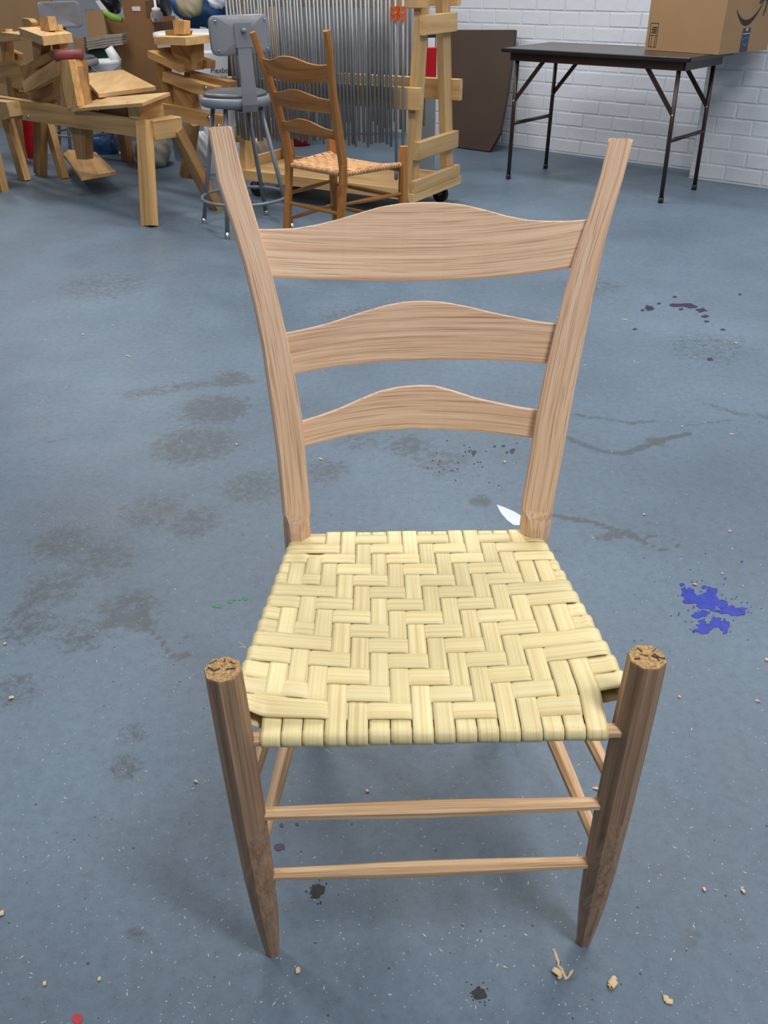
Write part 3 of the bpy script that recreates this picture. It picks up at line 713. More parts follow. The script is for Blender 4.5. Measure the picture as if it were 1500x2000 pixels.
# ------------------------------------------------------------------ grey metal stools
def stool(root, c, rot):
    X = Vector((math.cos(rot), math.sin(rot), 0)); Y = Vector((-X.y, X.x, 0)); c = Vector(c)
    P = lambda a, b, z: c + X * a + Y * b + Vector((0, 0, z))
    MB().lathe([(0.0, .593), (.165, .593), (.176, .599), (.179, .612), (.178, .627), (.170, .636), (.150, .638), (0.0, .636)], c, 36).build('seat_pan', M['grey_paint'], root, True)
    MB().lathe([(0.0, .635), (.150, .635), (.158, .641), (.155, .651), (.140, .657), (0.0, .661)], c, 36).build('seat_pad', M['stool_pad'], root, True)
    for k in range(4):
        a = math.pi / 4 + k * math.pi / 2
        lg = MB().tube([P(.125 * math.cos(a), .125 * math.sin(a), .599), P(.252 * math.cos(a), .252 * math.sin(a), .025)], .0115, 10).build('leg', M['grey_paint'], root, True)
        MB().tube([P(.253 * math.cos(a), .253 * math.sin(a), .03), P(.256 * math.cos(a), .256 * math.sin(a), .008), P(.256 * math.cos(a), .256 * math.sin(a), 0)], [.0125, .0125, .015], 10).build('glide', M['chrome'], lg, True)
    r = .222; MB().tube([P(r * math.cos(2 * math.pi * i / 36), r * math.sin(2 * math.pi * i / 36), .155) for i in range(36)], .0085, 8, True).build('foot_ring', M['grey_paint'], root, True)
    # backrest at the -Y side: a bent flat strap and a rounded plate
    pl = [(-.10, .580), (-.150, .575), (-.183, .583), (-.193, .612), (-.193, .66), (-.189, .74), (-.183, .82), (-.178, .92)]
    R = []
    for i, (y, z) in enumerate(pl):
        a = pl[max(i - 1, 0)]; b = pl[min(i + 1, len(pl) - 1)]; d = Vector((0, b[0] - a[0], b[1] - a[1])).normalized(); nn = Vector((0, -d.z, d.y)); wd = .038 if z < .70 else .034
        R.append([P(sx * wd, y + s * nn.y * .002, z + s * nn.z * .002) for sx, s in ((-1, -1), (1, -1), (1, 1), (-1, 1))])
    MB().rings(R).build('back_strap', M['grey_paint'], root)
    def plate(w2, h2, z0, y0, th, cr, lean=-.12, curve=.035):
        out = []
        pts = []
        for (sx, sz, a0) in ((1, 1, 0), (-1, 1, 90), (-1, -1, 180), (1, -1, 270)):
            for j in range(5):
                a = math.radians(a0 + 22.5 * j); pts.append((sx * (w2 - cr) + cr * math.cos(a), sz * (h2 - cr) + cr * math.sin(a)))
        f = lambda x, z, o: P(x, y0 + lean * (z) + curve * (x / w2) ** 2 + o, z0 + z)
        # grid-curved plate: front ring, rim, back ring with centre strip
        R = [[f(x * .02, z * .02, 0) for x, z in pts], [f(x * .2, z * .2, 0) for x, z in pts], [f(x * .4, z * .4, 0) for x, z in pts], [f(x * .6, z * .6, 0) for x, z in pts], [f(x * .8, z * .8, 0) for x, z in pts], [f(x * .97, z * .95, 0) for x, z in pts], [f(x, z, .003) for x, z in pts], [f(x, z, th - .003) for x, z in pts], [f(x * .97, z * .95, th) for x, z in pts], [f(x * .8, z * .8, th) for x, z in pts], [f(x * .6, z * .6, th) for x, z in pts], [f(x * .4, z * .4, th) for x, z in pts], [f(x * .2, z * .2, th) for x, z in pts], [f(x * .02, z * .02, th) for x, z in pts]]
        return MB().rings(R)
    bk = plate(.147, .082, .905, -.180, .020, .030, .06).build('backrest', M['grey_paint'], root, True)
    MB().box(P(0, -.182, .905), .085, .006, .10, rot).build('back_bracket', M['grey_paint'], bk)
    MB().tube([P(0, -.184, .925), P(0, -.200, .925)], [.012, .010], 12).build('wing_bolt', M['grey_paint'], bk, True)
    for sx in (-1, 1):
        for sz in (-1, 1): MB().lathe([(0, 0), (.006, 0), (.004, .003), (0, .004)], P(sx * .122, -.180 + .06 * sz * .06 + .022 - .004, .905 + sz * .06), 8).build('screw', M['chrome'], bk, True)
sc_ = Vector((-0.765, 4.024, 0))
st = thing('metal_stool', 'grey metal stool with backrest and foot ring beside the honey-brown chair', 'stool', tuple(sc_))
stool(st, sc_, 0.50)
s2 = at(143, 123, .61); s2.z = 0
st2 = thing('metal_stool', 'grey metal stool half hidden behind the shaving horses at far left', 'stool', tuple(s2))
stool(st2, s2, -2.62)

# ------------------------------------------------------------------ clamp rack on castors
RB = Vector((0.105, 4.115, 0)); RE = Vector((-0.851, 0.525, 0)); RN = Vector((0.525, 0.851, 0))   # front right corner, to the left, to the back
RLn, RWd = 1.17, 0.52
def rp(a, b, z): return RB + RE * a + RN * b + Vector((0, 0, z))
rk = thing('clamp_rack', 'wooden A-frame clamp rack on castors standing behind the honey-brown chair', 'rack', tuple(rp(RLn / 2, RWd / 2, 0)))
MB().prism([rp(0.02, 0.02, .135), rp(RLn - .02, 0.02, .135), rp(RLn - .02, RWd - .02, .135), rp(0.02, RWd - .02, .135)], (0, 0, .018)).build('deck', M['ply'], rk)
for b in (0.012, RWd - .012): MB().beam(rp(0, b, .128), rp(RLn, b, .128), .028, .055).build('base_rail', M['maple'], rk)
for a in (-.02, RLn + .02):
    MB().beam(rp(a, -0.02, .118), rp(a, RWd + .02, .118), .032, .042).build('base_end', M['maple'], rk)
    MB().beam(rp(a, 0.0, .172), rp(a, RWd, .172), .032, .062).build('base_end', M['maple'], rk)
for (a0, out) in ((0.0, -1), (RLn, 1)):
    for (b, b1, bo) in ((.05, .185, -1), (RWd - .05, RWd - .185, 1)):
        MB().beam(rp(a0 + .02 * -out, b, .14), rp(a0 + .02 * -out, b1, 1.30), .040, .085, up=RN).build('upright', M['maple'], rk)
    for (z, ex) in ((.345, .04), (.92, .05), (1.22, .06)):
        bb0 = lerp(.05, .185, (z - .14) / 1.16) - ex; bb1 = RWd - bb0
        MB().beam(rp(a0 + out * .018, bb0, z), rp(a0 + out * .018, bb1, z), .038, .088, bev=.003).build('end_cleat', M['maple'], rk)
for (z) in (.595, 1.045):
    bb = lerp(.05, .185, (z - .14) / 1.16) - .062
    MB().beam(rp(-.045, bb, z), rp(RLn + .045, bb, z), .038, .105, bev=.003).build('cross_rail', M['maple'], rk)
    MB().beam(rp(-.045, RWd - bb, z), rp(RLn + .045, RWd - bb, z), .038, .105, bev=.003).build('cross_rail', M['maple'], rk)
for a, b in ((.05, .07), (.05, RWd - .07), (RLn - .07, .07), (RLn - .07, RWd - .07)):
    cs = MB().tube([rp(a, b - .014, .046), rp(a, b + .014, .046)], [.045, .045], 18).build('castor_wheel', M['rubber'], rk)
    kk = MB().beam(rp(a, b - .02, .046), rp(a, b - .02, .095), .04, .003, up=RN); kk.beam(rp(a, b + .02, .046), rp(a, b + .02, .095), .04, .003, up=RN)
    kk.beam(rp(a - .03, b, .097), rp(a + .03, b, .097), .06, .006); kk.tube([rp(a, b - .022, .046), rp(a, b + .022, .046)], .006, 8)
    kk.build('castor_fork', M['steel'], cs)
# bar clamps hanging on it: a bar with jaw head above and a foot collar below; shared meshes
def clamp_proto(l, head):
    c = thing('bar_clamp', '', 'clamp')
    MB().tube([(0, 0, 0), (0, 0, l)], .0085, 8).build('bar', M['steel'], c, True)
    k = MB().box((0, .010, l - .03), .018, .04, .03); k.box((0, .026, l - .05), .016, .012, .06)
    k.build('jaw', M['steel_dk'], c); return c
pA, pB = clamp_proto(.90, 0), clamp_proto(.84, 0)
def hang(proto, loc, label, group, tx=0, ty=0):
    c = copy_tree(proto); c.location = loc; c.rotation_euler = (ty, tx, math.atan2(RN.y, RN.x) - math.pi / 2)
    c['label'] = label; c['group'] = group; return c
nfr = 44
for i in range(nfr):
    a = lerp(.115, RLn - .02, i / (nfr - 1)) + random.uniform(-.005, .005)
    z0 = lerp(.365, .335, i / nfr) + random.uniform(-.015, .02)
    hang(random.choice((pA, pB)), rp(a, lerp(.05, .185, .4) - .103 - random.uniform(0, .004), z0), 'plain grey steel bar clamp hanging in the close row on the front rails', 'steel bar clamps on the front of the rack', random.uniform(-.004, .004), -.0)
for i in range(30):
    a = lerp(.22, RLn - .03, i / 29) + random.uniform(-.004, .004)
    hang(random.choice((pA, pB)), rp(a, RWd - lerp(.05, .185, .4) + .128, .35 + random.uniform(-.03, .05)), 'grey steel bar clamp hanging on the far side of the rack', 'steel bar clamps on the back of the rack', random.uniform(-.005, .005), 0)
for o in (pA, pB):
    for ch in list(o.children): bpy.data.objects.remove(ch)
    bpy.data.objects.remove(o)
# the two orange-jawed clamps at the right end
for i, (a, dz, lb_) in enumerate(((.082, .20, 'steel bar clamp with orange jaw, second from the right end of the rack'), (.040, .195, 'steel bar clamp with orange jaw at the right end of the rack'))):
    q = rp(a, lerp(.05, .185, .4) - .106, 0)
    oc = thing('bar_clamp', lb_, 'clamp', tuple(q + Vector((0, 0, dz))))
    MB().tube([q + Vector((0, 0, dz)), q + Vector((0, 0, 1.22))], .0075, 8).build('bar', M['steel'], oc, True)
    MB().tube([q + Vector((0, 0, dz + .005)), q + Vector((0, 0, dz + .065))], .0105, 8).build('collar', M['steel'], oc, True)
    k = MB(); f = -RN
    for zz in (.948, .972, 1.0): k.beam(q + Vector((0, 0, zz)) - RE * .018 + f * .012, q + Vector((0, 0, zz)) + RE * .018 + f * .012, .012, .008)
    k.beam(q + f * .012 + RE * .016 + Vector((0, 0, .945)), q + f * .012 + RE * .016 + Vector((0, 0, 1.005)), .006, .012, up=RN); k.beam(q + f * .012 - RE * .016 + Vector((0, 0, .945)), q + f * .012 - RE * .016 + Vector((0, 0, 1.005)), .006, .012, up=RN)
    k.build('jaw', M['orange'], oc)
# red case and black case beyond the rack's right end, resting on the far mid rail
q0 = rp(-.01, RWd - .09, .553); 
q0 = onp(830, 153, rp(0, RWd - .1, 0), RN); zt_ = .5525
cx0 = rp(.012, RWd - (lerp(.05, .185, .36 / 1.16) - .062), zt_)
# ------------------------------------------------------------------ shaving horses
NA = Vector((0.676, 0.737, 0)).normalized(); DA = Vector((-0.737, 0.676, 0)).normalized()
PA = at(285, 235, .5); ZV = Vector((0, 0, 1))
def hp(a, b, z): return Vector((PA.x, PA.y, 0)) + DA * a + NA * b + ZV * z
def cut(px, off, th, P0=PA):             # a board whose near face lies at lateral offset off, outline taken at the given pixels
    return MB().prism([onp(x, y, P0 + NA * off, NA) for x, y in px], NA * th)
def bolt(x, y, off, par, P0=PA):
    c = onp(x, y, P0 + NA * off, NA); MB().tube([c + NA * .004, c - NA * .008], [.014, .011], 10).build('bolt', M['chrome'], par, True)
ha = thing('shaving_horse', 'pine shaving horse with oxblood grip and tilted seat, nearest of the shaving horses', 'shaving horse', tuple(hp(.7, .08, 0)))
rail = cut([(-60, 180), (285, 235), (284, 270), (-60, 219)], 0, .042).build('beam', M['pine'], ha)
bolt(277, 250, 0, rail); bolt(282, 266, 0, rail); bolt(36, 206, 0, rail); bolt(55, 228, 0, rail)
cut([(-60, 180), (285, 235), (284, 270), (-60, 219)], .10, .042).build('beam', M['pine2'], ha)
MB().beam(hp(-.02, -.005, .455), hp(-.02, .175, .455), .10, .098, bev=.003).build('end_block', M['pine'], ha)
fA1 = at(292, 441); MB().beam(hp(.0, -.012, .50), fA1, .045, .085, up=DA, ht2=.098).build('leg', M['pine'], ha)
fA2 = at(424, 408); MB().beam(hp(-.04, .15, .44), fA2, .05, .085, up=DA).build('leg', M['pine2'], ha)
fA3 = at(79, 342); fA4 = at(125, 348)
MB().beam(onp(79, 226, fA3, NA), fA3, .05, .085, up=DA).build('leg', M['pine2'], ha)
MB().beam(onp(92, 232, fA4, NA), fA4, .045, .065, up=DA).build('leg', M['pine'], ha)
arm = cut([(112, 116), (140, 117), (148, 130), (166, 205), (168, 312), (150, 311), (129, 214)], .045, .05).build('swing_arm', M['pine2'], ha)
cut([(112, 118), (134, 117), (152, 208), (131, 214)], -.004, .045).build('arm_cheek', M['pine'], arm)
cut([(141, 119), (158, 117), (166, 197), (154, 200)], .10, .04).build('arm_cheek', M['pine2'], arm)
g1, g2 = onp(105, 110, PA + NA * -.02, NA), onp(163, 105, PA + NA * .12, NA)
MB().tube([g1, g1.lerp(g2, .06), g1.lerp(g2, .94), g2], [.018, .027, .027, .018], 12).build('leather_grip', M['red_leather'], ha, True)
tr = [onp(125, 300, PA + NA * -.06, NA), onp(158, 348, PA + NA * -.22, NA), onp(226, 334, PA + NA * .02, NA), onp(186, 296, PA + NA * .24, NA), onp(133, 291, PA + NA * .16, NA)]
zt = sum(p.z for p in tr) / 5
tr2 = [at(x, y, .12) for x, y in ((124, 301), (158, 347), (226, 335), (187, 297), (133, 292))]
MB().prism(tr2, (0, 0, -.018)).build('treadle', M['pine'], ha)
seatp = [onp(140, 212, PA + NA * -.02, NA), onp(197, 191, PA + NA * .26, NA), onp(332, 180, PA + NA * .16, NA), onp(278, 201, PA + NA * -.06, NA)]
MB().prism(seatp, (0, 0, -.016)).build('seat', M['ply'], ha)
MB().beam(hp(.10, .0, .535), hp(.10, .15, .535), .11, .085).build('seat_block', M['pine'], ha)
cut([(193, 207), (246, 205), (246, 228), (193, 217)], .03, .05).build('seat_wedge', M['pine2'], ha)
cut([(42, 160), (113, 112), (114, 148), (48, 182)], -.01, .05).build('work_rest', M['pine'], ha)
cut([(58, 122), (103, 97), (104, 117), (62, 136)], .0, .09).build('work_rest_top', M['pine2'], ha)
cut([(38, 130), (62, 122), (104, 150), (100, 196), (64, 240), (60, 195)], .06, .05).build('ratchet_post', M['pine2'], ha)
plate = [onp(36, 54, PA + NA * .02, NA), onp(82, 71, PA + NA * -.10, NA), onp(140, 65, PA + NA * .16, NA), onp(104, 50, PA + NA * .3, NA)]
hd = MB().prism(plate, (0, 0, -.045)).build('head', M['maple'], ha)
cut([(76, 36), (92, 32), (98, 60), (88, 63), (80, 60)], .07, .05).build('peg', M['pine'], hd)
cut([(42, 36), (55, 37), (62, 44), (61, 54), (46, 54)], .14, .04).build('peg', M['pine'], hd)
cut([(66, 54), (112, 48), (115, 61), (70, 66)], .14, .03).build('fence', M['maple'], hd)
cut([(102, 84), (116, 83), (118, 104), (104, 106)], .10, .05).build('head_post', M['pine'], ha)
cut([(62, 80), (80, 84), (80, 116), (66, 120)], .02, .06).build('head_post', M['pine2'], ha)
# the second horse, beyond the first
PBo = PA + NA * .42
hb_ = thing('shaving_horse', 'pine shaving horse with flat head table just left of the grey stool', 'shaving horse', tuple(hp(-.1, .48, 0)))
cutB = lambda px, off, th: cut(px, off, th, PBo)
rb = cutB([(150, 170), (432, 226), (430, 252), (150, 200)], 0, .05).build('beam', M['pine'], hb_)
bolt(409, 230, 0, rb, PBo); bolt(427, 246, 0, rb, PBo)
ar = cutB([(318, 140), (392, 163), (420, 170), (420, 188), (384, 184), (316, 158)], .01, .05).build('work_rest', M['pine'], hb_)
cutB([(360, 139), (424, 155), (446, 160), (446, 184), (419, 187), (400, 178), (360, 160)], .06, .06).build('work_rest', M['pine2'], hb_)
bolt(402, 172, .01, ar, PBo)
cutB([(288, 99), (350, 126), (350, 142), (288, 112)], -.02, .10).build('swing_bar', M['pine'], hb_)
cutB([(288, 96), (318, 93), (352, 120), (346, 127)], .04, .05).build('swing_bar', M['pine2'], hb_)
cutB([(375, 110), (404, 119), (404, 134), (375, 130)], .10, .06).build('swing_bar', M['pine2'], hb_)
cutB([(331, 80), (372, 80), (374, 138), (340, 128)], .02, .09).build('swing_arm', M['pine2'], hb_)
cutB([(305, 122), (320, 132), (333, 206), (312, 206)], .03, .05).build('ratchet_post', M['pine2'], hb_)
cutB([(336, 150), (368, 160), (378, 212), (340, 206)], .05, .05).build('swing_arm', M['pine'], hb_)
hpl = [onp(300, 72, PBo + NA * .0, NA), onp(362, 73, PBo + NA * -.12, NA), onp(412, 68, PBo + NA * .12, NA), onp(330, 66, PBo + NA * .22, NA)]
h2 = MB().prism(hpl, (0, 0, -.038)).build('head', M['maple'], hb_)
cutB([(337, 39), (348, 37), (350, 66), (340, 68)], .05, .03).build('peg', M['pine'], h2)
cutB([(349, 40), (360, 41), (360, 67), (350, 67)], .05, .04).build('peg', M['pine'], h2)
cutB([(322, 60), (348, 57), (368, 60), (366, 68), (324, 69)], .09, .03).build('fence', M['pine2'], h2)
sb = [at(x, y, .56) for x, y in ((157, 144), (240, 136), (304, 169), (192, 183))]
MB().prism(sb, (0, 0, -.022)).build('seat', M['ply'], hb_)
cutB([(180, 178), (205, 182), (205, 192), (180, 186)], .0, .08).build('seat_block', M['pine2'], hb_)
fB = at(363, 346); MB().beam(onp(377, 240, fB, NA), fB, .05, .075, up=DA).build('leg', M['pine2'], hb_)
fB2 = at(250, 316); MB().beam(onp(233, 205, fB2, NA), fB2, .05, .085, up=DA).build('leg', M['pine2'], hb_)
# third horse, cut by the left edge of the photograph
fC = at(49, 352); PC = Vector((fC.x, fC.y, 0)) - NA * .10
hc_ = thing('shaving_horse', 'pine shaving horse cut off by the left edge of the photo', 'shaving horse', tuple(at(10, 372)))
cutC = lambda px, off, th: cut(px, off, th, PC)
MB().beam(onp(7, 205, fC, NA), fC, .045, .085, up=DA).build('leg', M['pine'], hc_)
fC2 = at(5, 373); MB().beam(onp(-26, 236, fC2, NA), fC2, .045, .085, up=DA).build('leg', M['pine'], hc_)
cutC([(-30, 196), (12, 200), (20, 228), (8, 234), (-30, 228)], -.02, .12).build('end_block', M['maple'], hc_)
cutC([(-80, 190), (-10, 200), (-10, 226), (-80, 214)], .0, .05).build('beam', M['pine'], hc_)
hd_ = thing('shaving_horse', 'pine shaving horse whose head and slanted rest show at the left edge', 'shaving horse', tuple(at(42, 313)))
fD = at(42, 313); MB().beam(onp(22, 150, fD, NA), fD, .045, .07, up=DA).build('leg', M['pine2'], hd_)
cutC([(-20, 124), (16, 118), (62, 137), (42, 177), (-20, 155)], .42, .06).build('work_rest', M['pine'], hd_)
cutC([(0, 82), (12, 80), (17, 134), (6, 132)], .44, .05).build('head_post', M['pine'], hd_)
cutC([(12, 96), (34, 106), (36, 119), (14, 120)], .50, .05).build('swing_bar', M['pine2'], hd_)
cutC([(-20, 66), (0, 63), (42, 68), (40, 78), (-20, 84)], .36, .16).build('head', M['maple'], hd_)
cutC([(-10, 58), (10, 57), (12, 66), (-10, 66)], .40, .05).build('peg', M['pine'], hd_)
cutC([(20, 178), (58, 186), (58, 200), (20, 194)], .44, .05).build('swing_arm', M['pine2'], hd_)

# ------------------------------------------------------------------ the clutter along the back, left to right
YV = Vector((0, 1, 0))
def slab(px, y, th, name, mat, label, cat, group=None):       # an upright object facing the room at depth y
    P = [aty(a, b, y) for a, b in px]; o = MB().prism(P, YV * th)
    base = sum(P, Vector()) / len(P); base.z = min(p.z for p in P)
    return one(o, name, mat, label, cat, base, group)
def carton(px0, px1, py0, py1, y, dep, name, mat, label, cat, z0=None, rz=0.15, flaps=False, group=None):
    """a box at depth y whose front face spans the given pixels, standing at z0"""
    a, b = aty(px0, py0, y), aty(px1, py1, y); zt_, zb_ = a.z, (b.z if z0 is None else z0)
    c = Vector(((a.x + b.x) / 2, y + dep / 2, zb_)); wd = b.x - a.x
    t = thing(name, label, cat, tuple(c), group)
    MB().box(c + ZV * (zt_ - zb_) / 2, wd, dep, zt_ - zb_, rz).build('carton', mat, t)
    d = Vector((math.cos(rz), math.sin(rz), 0)); n = Vector((-d.y, d.x, 0))
    if flaps:
        for s in (-1, 1): MB().beam(c + n * s * dep * .48 - d * wd / 2 + ZV * (zt_ - zb_), c + n * s * dep * .48 + d * wd / 2 + ZV * (zt_ - zb_ + .004), .004, .05).build('flap', mat, t)
    else: MB().beam(c - d * wd * .5 + ZV * (zt_ - zb_ + .001), c + d * wd * .5 + ZV * (zt_ - zb_ + .001), .05, .002).build('tape', M['cardboard_dk'] if mat is M['cardboard'] else M['cardboard'], t)
    return t
carton(-120, 127, -30, 150, 7.6, .05, 'cardboard_sheet', M['cardboard'], 'large flat brown cardboard sheet standing upright at the top left', 'cardboard', 0, 0.0)
big = carton(205, 330, 45, 150, 7.1, .4, 'cardboard_box', M['cardboard_dk'], 'tall brown cardboard carton standing on the floor left of the white tub', 'box', 0, -.25, True)
zbig = aty(205, 45, 7.1).z + .008
k1 = carton(240, 292, 2, 45, 7.2, .24, 'cardboard_box', M['cardboard_dk'], 'open brown carton with white label on top of the tall carton', 'box', zbig, -.1, True)
pl_ = aty(266, 17, 7.195); MB().box(pl_, .065, .004, .03).build('label', M['white_card'], k1)
carton(165, 209, 28, 80, 6.95, .12, 'cardboard_box', M['cardboard'], 'small tan box standing upright beside the tall carton', 'box', None, .1, True)
carton(140, 170, 74, 125, 6.9, .1, 'cardboard_box', M['cardboard'], 'small tan box with flat front right behind the far stool', 'box', None, .1)
# jar with pump
jc = aty(308, 44, 7.05); jc.z = zbig - .002
jr = thing('pump_jar', 'clear jar with white pump top on the tall carton', 'jar', tuple(jc))
hj = aty(308, 22, 7.05).z - jc.z
MB().lathe([(0, 0), (.042, 0), (.048, .01), (.048, hj * .8), (.036, hj), (0, hj)], jc, 20).build('jar', M['glass'], jr, True)
MB().lathe([(0, hj), (.034, hj), (.034, hj + .02), (.01, hj + .03), (.009, hj + .12), (0, hj + .12)], jc, 16).build('pump', M['white_plastic'], jr, True)
def blobby(px, y, ry, name, mat, label, cat, seed, base=None, amp=.22, sub=24, dep=.18, group=None):
    """a soft crumpled bag spanning the px box"""
    a, b = aty(px[0], px[1], y), aty(px[2], px[3], y); c = (a + b) / 2; rx, rz = abs(b.x - a.x) / 2, abs(a.z - b.z) / 2
    r = random.Random(seed); ph = [(r.uniform(1, 4), r.uniform(1, 4), r.uniform(0, 6.3), r.uniform(.3, 1)) for _ in range(9)]
    R = []
    for i in range(1, sub):
        th = math.pi * i / sub; ring = []
        for j in range(sub * 2):
            p = math.pi * j / sub; q = 1 + amp * .3 * sum(w_ * math.sin(m_ * 2 * p + n_ * 2.2 * th + f_) for m_, n_, f_, w_ in [(round(m0), n0, f0, w0) for m0, n0, f0, w0 in ph]) / 2.2
            e = math.sin(th) ** .7
            ring.append(c + Vector((rx * q * e * math.cos(p), dep * q * e * math.sin(p), -rz * q * math.cos(th))))
        R.append(ring)
    mb = MB().rings(R); 
    return one(mb, name, mat, label, cat, c - ZV * rz, group, True)
blobby((195, -20, 240, 26), 7.5, .2, 'trash_bag', M['black_bag'], 'black plastic bag left of the open carton', 'bag', 3)
blobby((296, -30, 338, 42), 7.7, .2, 'trash_bag', M['black_bag'], 'black plastic bag right of the pump jar', 'bag', 4)
blobby((330, -40, 452, 50), 6.9, .2, 'tarp_bundle', M['blue_cloth'], 'crumpled blue plastic tarp bundle behind the white tub', 'tarp', 5, amp=.35)
blobby((338, -40, 400, 32), 6.55, .2, 'canvas_sack', M['sack'], 'beige canvas sack hanging over the blue bundle', 'sack', 6, dep=.1)
blobby((402, -30, 446, 16), 6.5, .2, 'plastic_bag', M['white_card'], 'pale plastic bag on top of the blue bundle', 'bag', 8, dep=.1)
one(MB().tube([aty(203, 24, 6.97), aty(218, 33, 6.97), aty(238, 38, 6.95)], [.02, .028, .022], 10), 'green_bottle', M['green'], 'green plastic bottle lying across the boxes', 'bottle', aty(218, 36, 6.97), None, True)
slab([(186, 2), (194, 0), (213, 24), (205, 30)], 6.99, .01, 'folded_paper', M['white_card'], 'strip of white paper sticking up beside the green bottle', 'paper')
slab([(165, 20), (205, 20), (205, 29), (166, 30)], 7.12, .15, 'blue_case', M['dkgreen'], 'dark teal case lying behind the small tan box', 'case')
# folded grey canvas, dark green case, white bucket, paper cup
for i, (px, y) in enumerate((([(172, 78), (236, 68), (238, 80), (172, 94)], 6.85),)):
    t = thing('drop_cloth', 'folded grey canvas drop cloth on the dark green case', 'cloth', tuple(aty(205, 96, y)))
    for j in range(4): MB().prism([aty(a + random.uniform(-3, 3), b + 5 * j - 2, y + .004 * j) for a, b in ((171, 78), (200, 72), (237, 69 - j), (238, 74), (200, 79), (171, 85))], YV * .16).build('fold', M['grey_cloth'], t)
slab([(172, 98), (212, 96), (216, 116), (174, 118)], 6.9, .2, 'tool_case', M['dkgreen'], 'dark green tool case under the grey drop cloth', 'case')
bc = aty(212, 150, 6.62); bc.z = aty(212, 146, 6.62).z; ht = aty(212, 116, 6.62).z - bc.z
rb_ = .105
bk_ = thing('white_bucket', 'white plastic bucket behind the plywood horse seat', 'bucket', tuple(Vector((bc.x, bc.y, 0))))
MB().lathe([(0, 0), (rb_ * .84, 0), (rb_, bc.z + ht - .03), (rb_ * 1.05, bc.z + ht - .025), (rb_ * 1.05, bc.z + ht - .006), (rb_ * .97, bc.z + ht), (rb_ * .93, bc.z + ht - .03), (0, bc.z + ht - .05)], (bc.x, bc.y, 0), 28).build('bucket', M['white_plastic'], bk_, True)
MB().tube([Vector((bc.x, bc.y, bc.z + ht - .04)) + Vector((rb_ * 1.06 * math.cos(a_), rb_ * 1.06 * math.sin(a_), -.04 * math.sin(-a_) ** 2)) for a_ in [math.pi + math.pi * i / 12 for i in range(13)]], .003, 6).build('bail', M['steel'], bk_, True)
cu = aty(222, 108, 6.62); one(MB().tube([cu + Vector((-.03, 0, .05)), cu + Vector((.02, 0, -.05))], [.032, .04], 16), 'paper_cup', M['white_plastic'], 'white paper cup lying tilted in the white bucket', 'cup', cu, None, True)
# white tub with rim lid and white carton behind the stool
tc_ = aty(384, 62, 6.05); rt_ = (aty(470, 62, 6.05).x - aty(303, 62, 6.05).x) / 2
tub = thing('white_tub', 'large round white plastic tub behind the second shaving horse', 'tub', (tc_.x, tc_.y, 0))
MB().lathe([(0, 0), (rt_ * .88, 0), (rt_ * .95, tc_.z - .05), (rt_ * .95, tc_.z - .03), (0, tc_.z - .03)], (tc_.x, tc_.y, 0), 40).build('tub', M['white_plastic'], tub, True)
MB().lathe([(0, tc_.z - .028), (rt_, tc_.z - .034), (rt_ * 1.015, tc_.z - .02), (rt_, tc_.z), (rt_ * .93, tc_.z + .004), (0, tc_.z + .004)], (tc_.x, tc_.y, 0), 40).build('lid', M['white_plastic'], tub, True)
wc0, wc1 = aty(382, 104, 5.45), aty(452, 104, 5.45)
wcx = Vector(((wc0.x + wc1.x) / 2, 5.45, 0))
wcn = thing('white_carton', 'tall white carton with black lettering behind the grey stool', 'box', (wcx.x, 5.55, 0))
MB().box(Vector((wcx.x, 5.55, wc0.z / 2)), wc1.x - wc0.x, .2, wc0.z).build('carton', M['white_card'], wcn)
text_mesh('Plexbow', .042, 'lettering', M['print'], wcn, aty(434, 142, 5.447), (1, 0, 0), (0, 0, 1))
text_mesh('box', .028, 'lettering', M['print'], wcn, aty(438, 154, 5.447), (1, 0, 0), (0, 0, 1))
for i, (x, wh) in enumerate(((447, 'leftmost'), (455, 'middle'), (462, 'rightmost'))):
    slab([(x - 3, -40), (x + 4, -40), (x + 6, 215), (x - 1, 215)], 5.35 + .03 * i, .03, 'dark_board', M['dark_wood'], wh + ' of the three narrow dark brown boards standing on end behind the stool', 'board', 'dark boards behind the stool')
# things under the horses and behind the rack
blobby((262, 262, 335, 330), 5.75, .2, 'plastic_bag', M['grey_cloth'], 'grey crumpled plastic bag on the floor under the second shaving horse', 'bag', 11, dep=.16)
blobby((172, 262, 240, 307), 6.27, .2, 'tarp_bundle', M['blue_cloth'], 'dark blue bundle on the floor behind the nearest shaving horse', 'tarp', 12, dep=.08)
blobby((375, 258, 415, 326), 5.38, .2, 'plastic_bag', M['white_card'], 'white bag on the floor left of the rack', 'bag', 13, dep=.04)
carton(30, 68, 222, 275, 6.1, .2, 'red_crate', M['red'], 'red crate seen between the legs of the shaving horses', 'crate', 0.0, .2)
blobby((486, 250, 528, 312), 5.15, .1, 'plastic_bag', M['white_plastic'], 'crumpled white plastic bag lying on the deck of the rack', 'bag', 14, amp=.4, dep=.1)
cab0, cab1 = aty(470, 40, 6.7), aty(765, 250, 6.7)
cbx = thing('grey_cabinet', 'grey metal cabinet against the wall behind the clamp rack', 'cabinet', ((cab0.x + cab1.x) / 2, 6.85, 0))
MB().box(((cab0.x + cab1.x) / 2, 6.85, .55), cab1.x - cab0.x, .28, 1.1).build('body', M['cabinet'], cbx)
for s in (0, 1):
    xm = lerp(cab0.x, cab1.x, .25 + .5 * s); dr = MB().box((xm, 6.705, .56), (cab1.x - cab0.x) / 2 - .02, .012, 1.02).build('door', M['cabinet'], cbx)
    MB().box((lerp(cab0.x, cab1.x, .46 + .08 * s), 6.69, .6), .015, .02, .12).build('handle', M['steel'], dr)
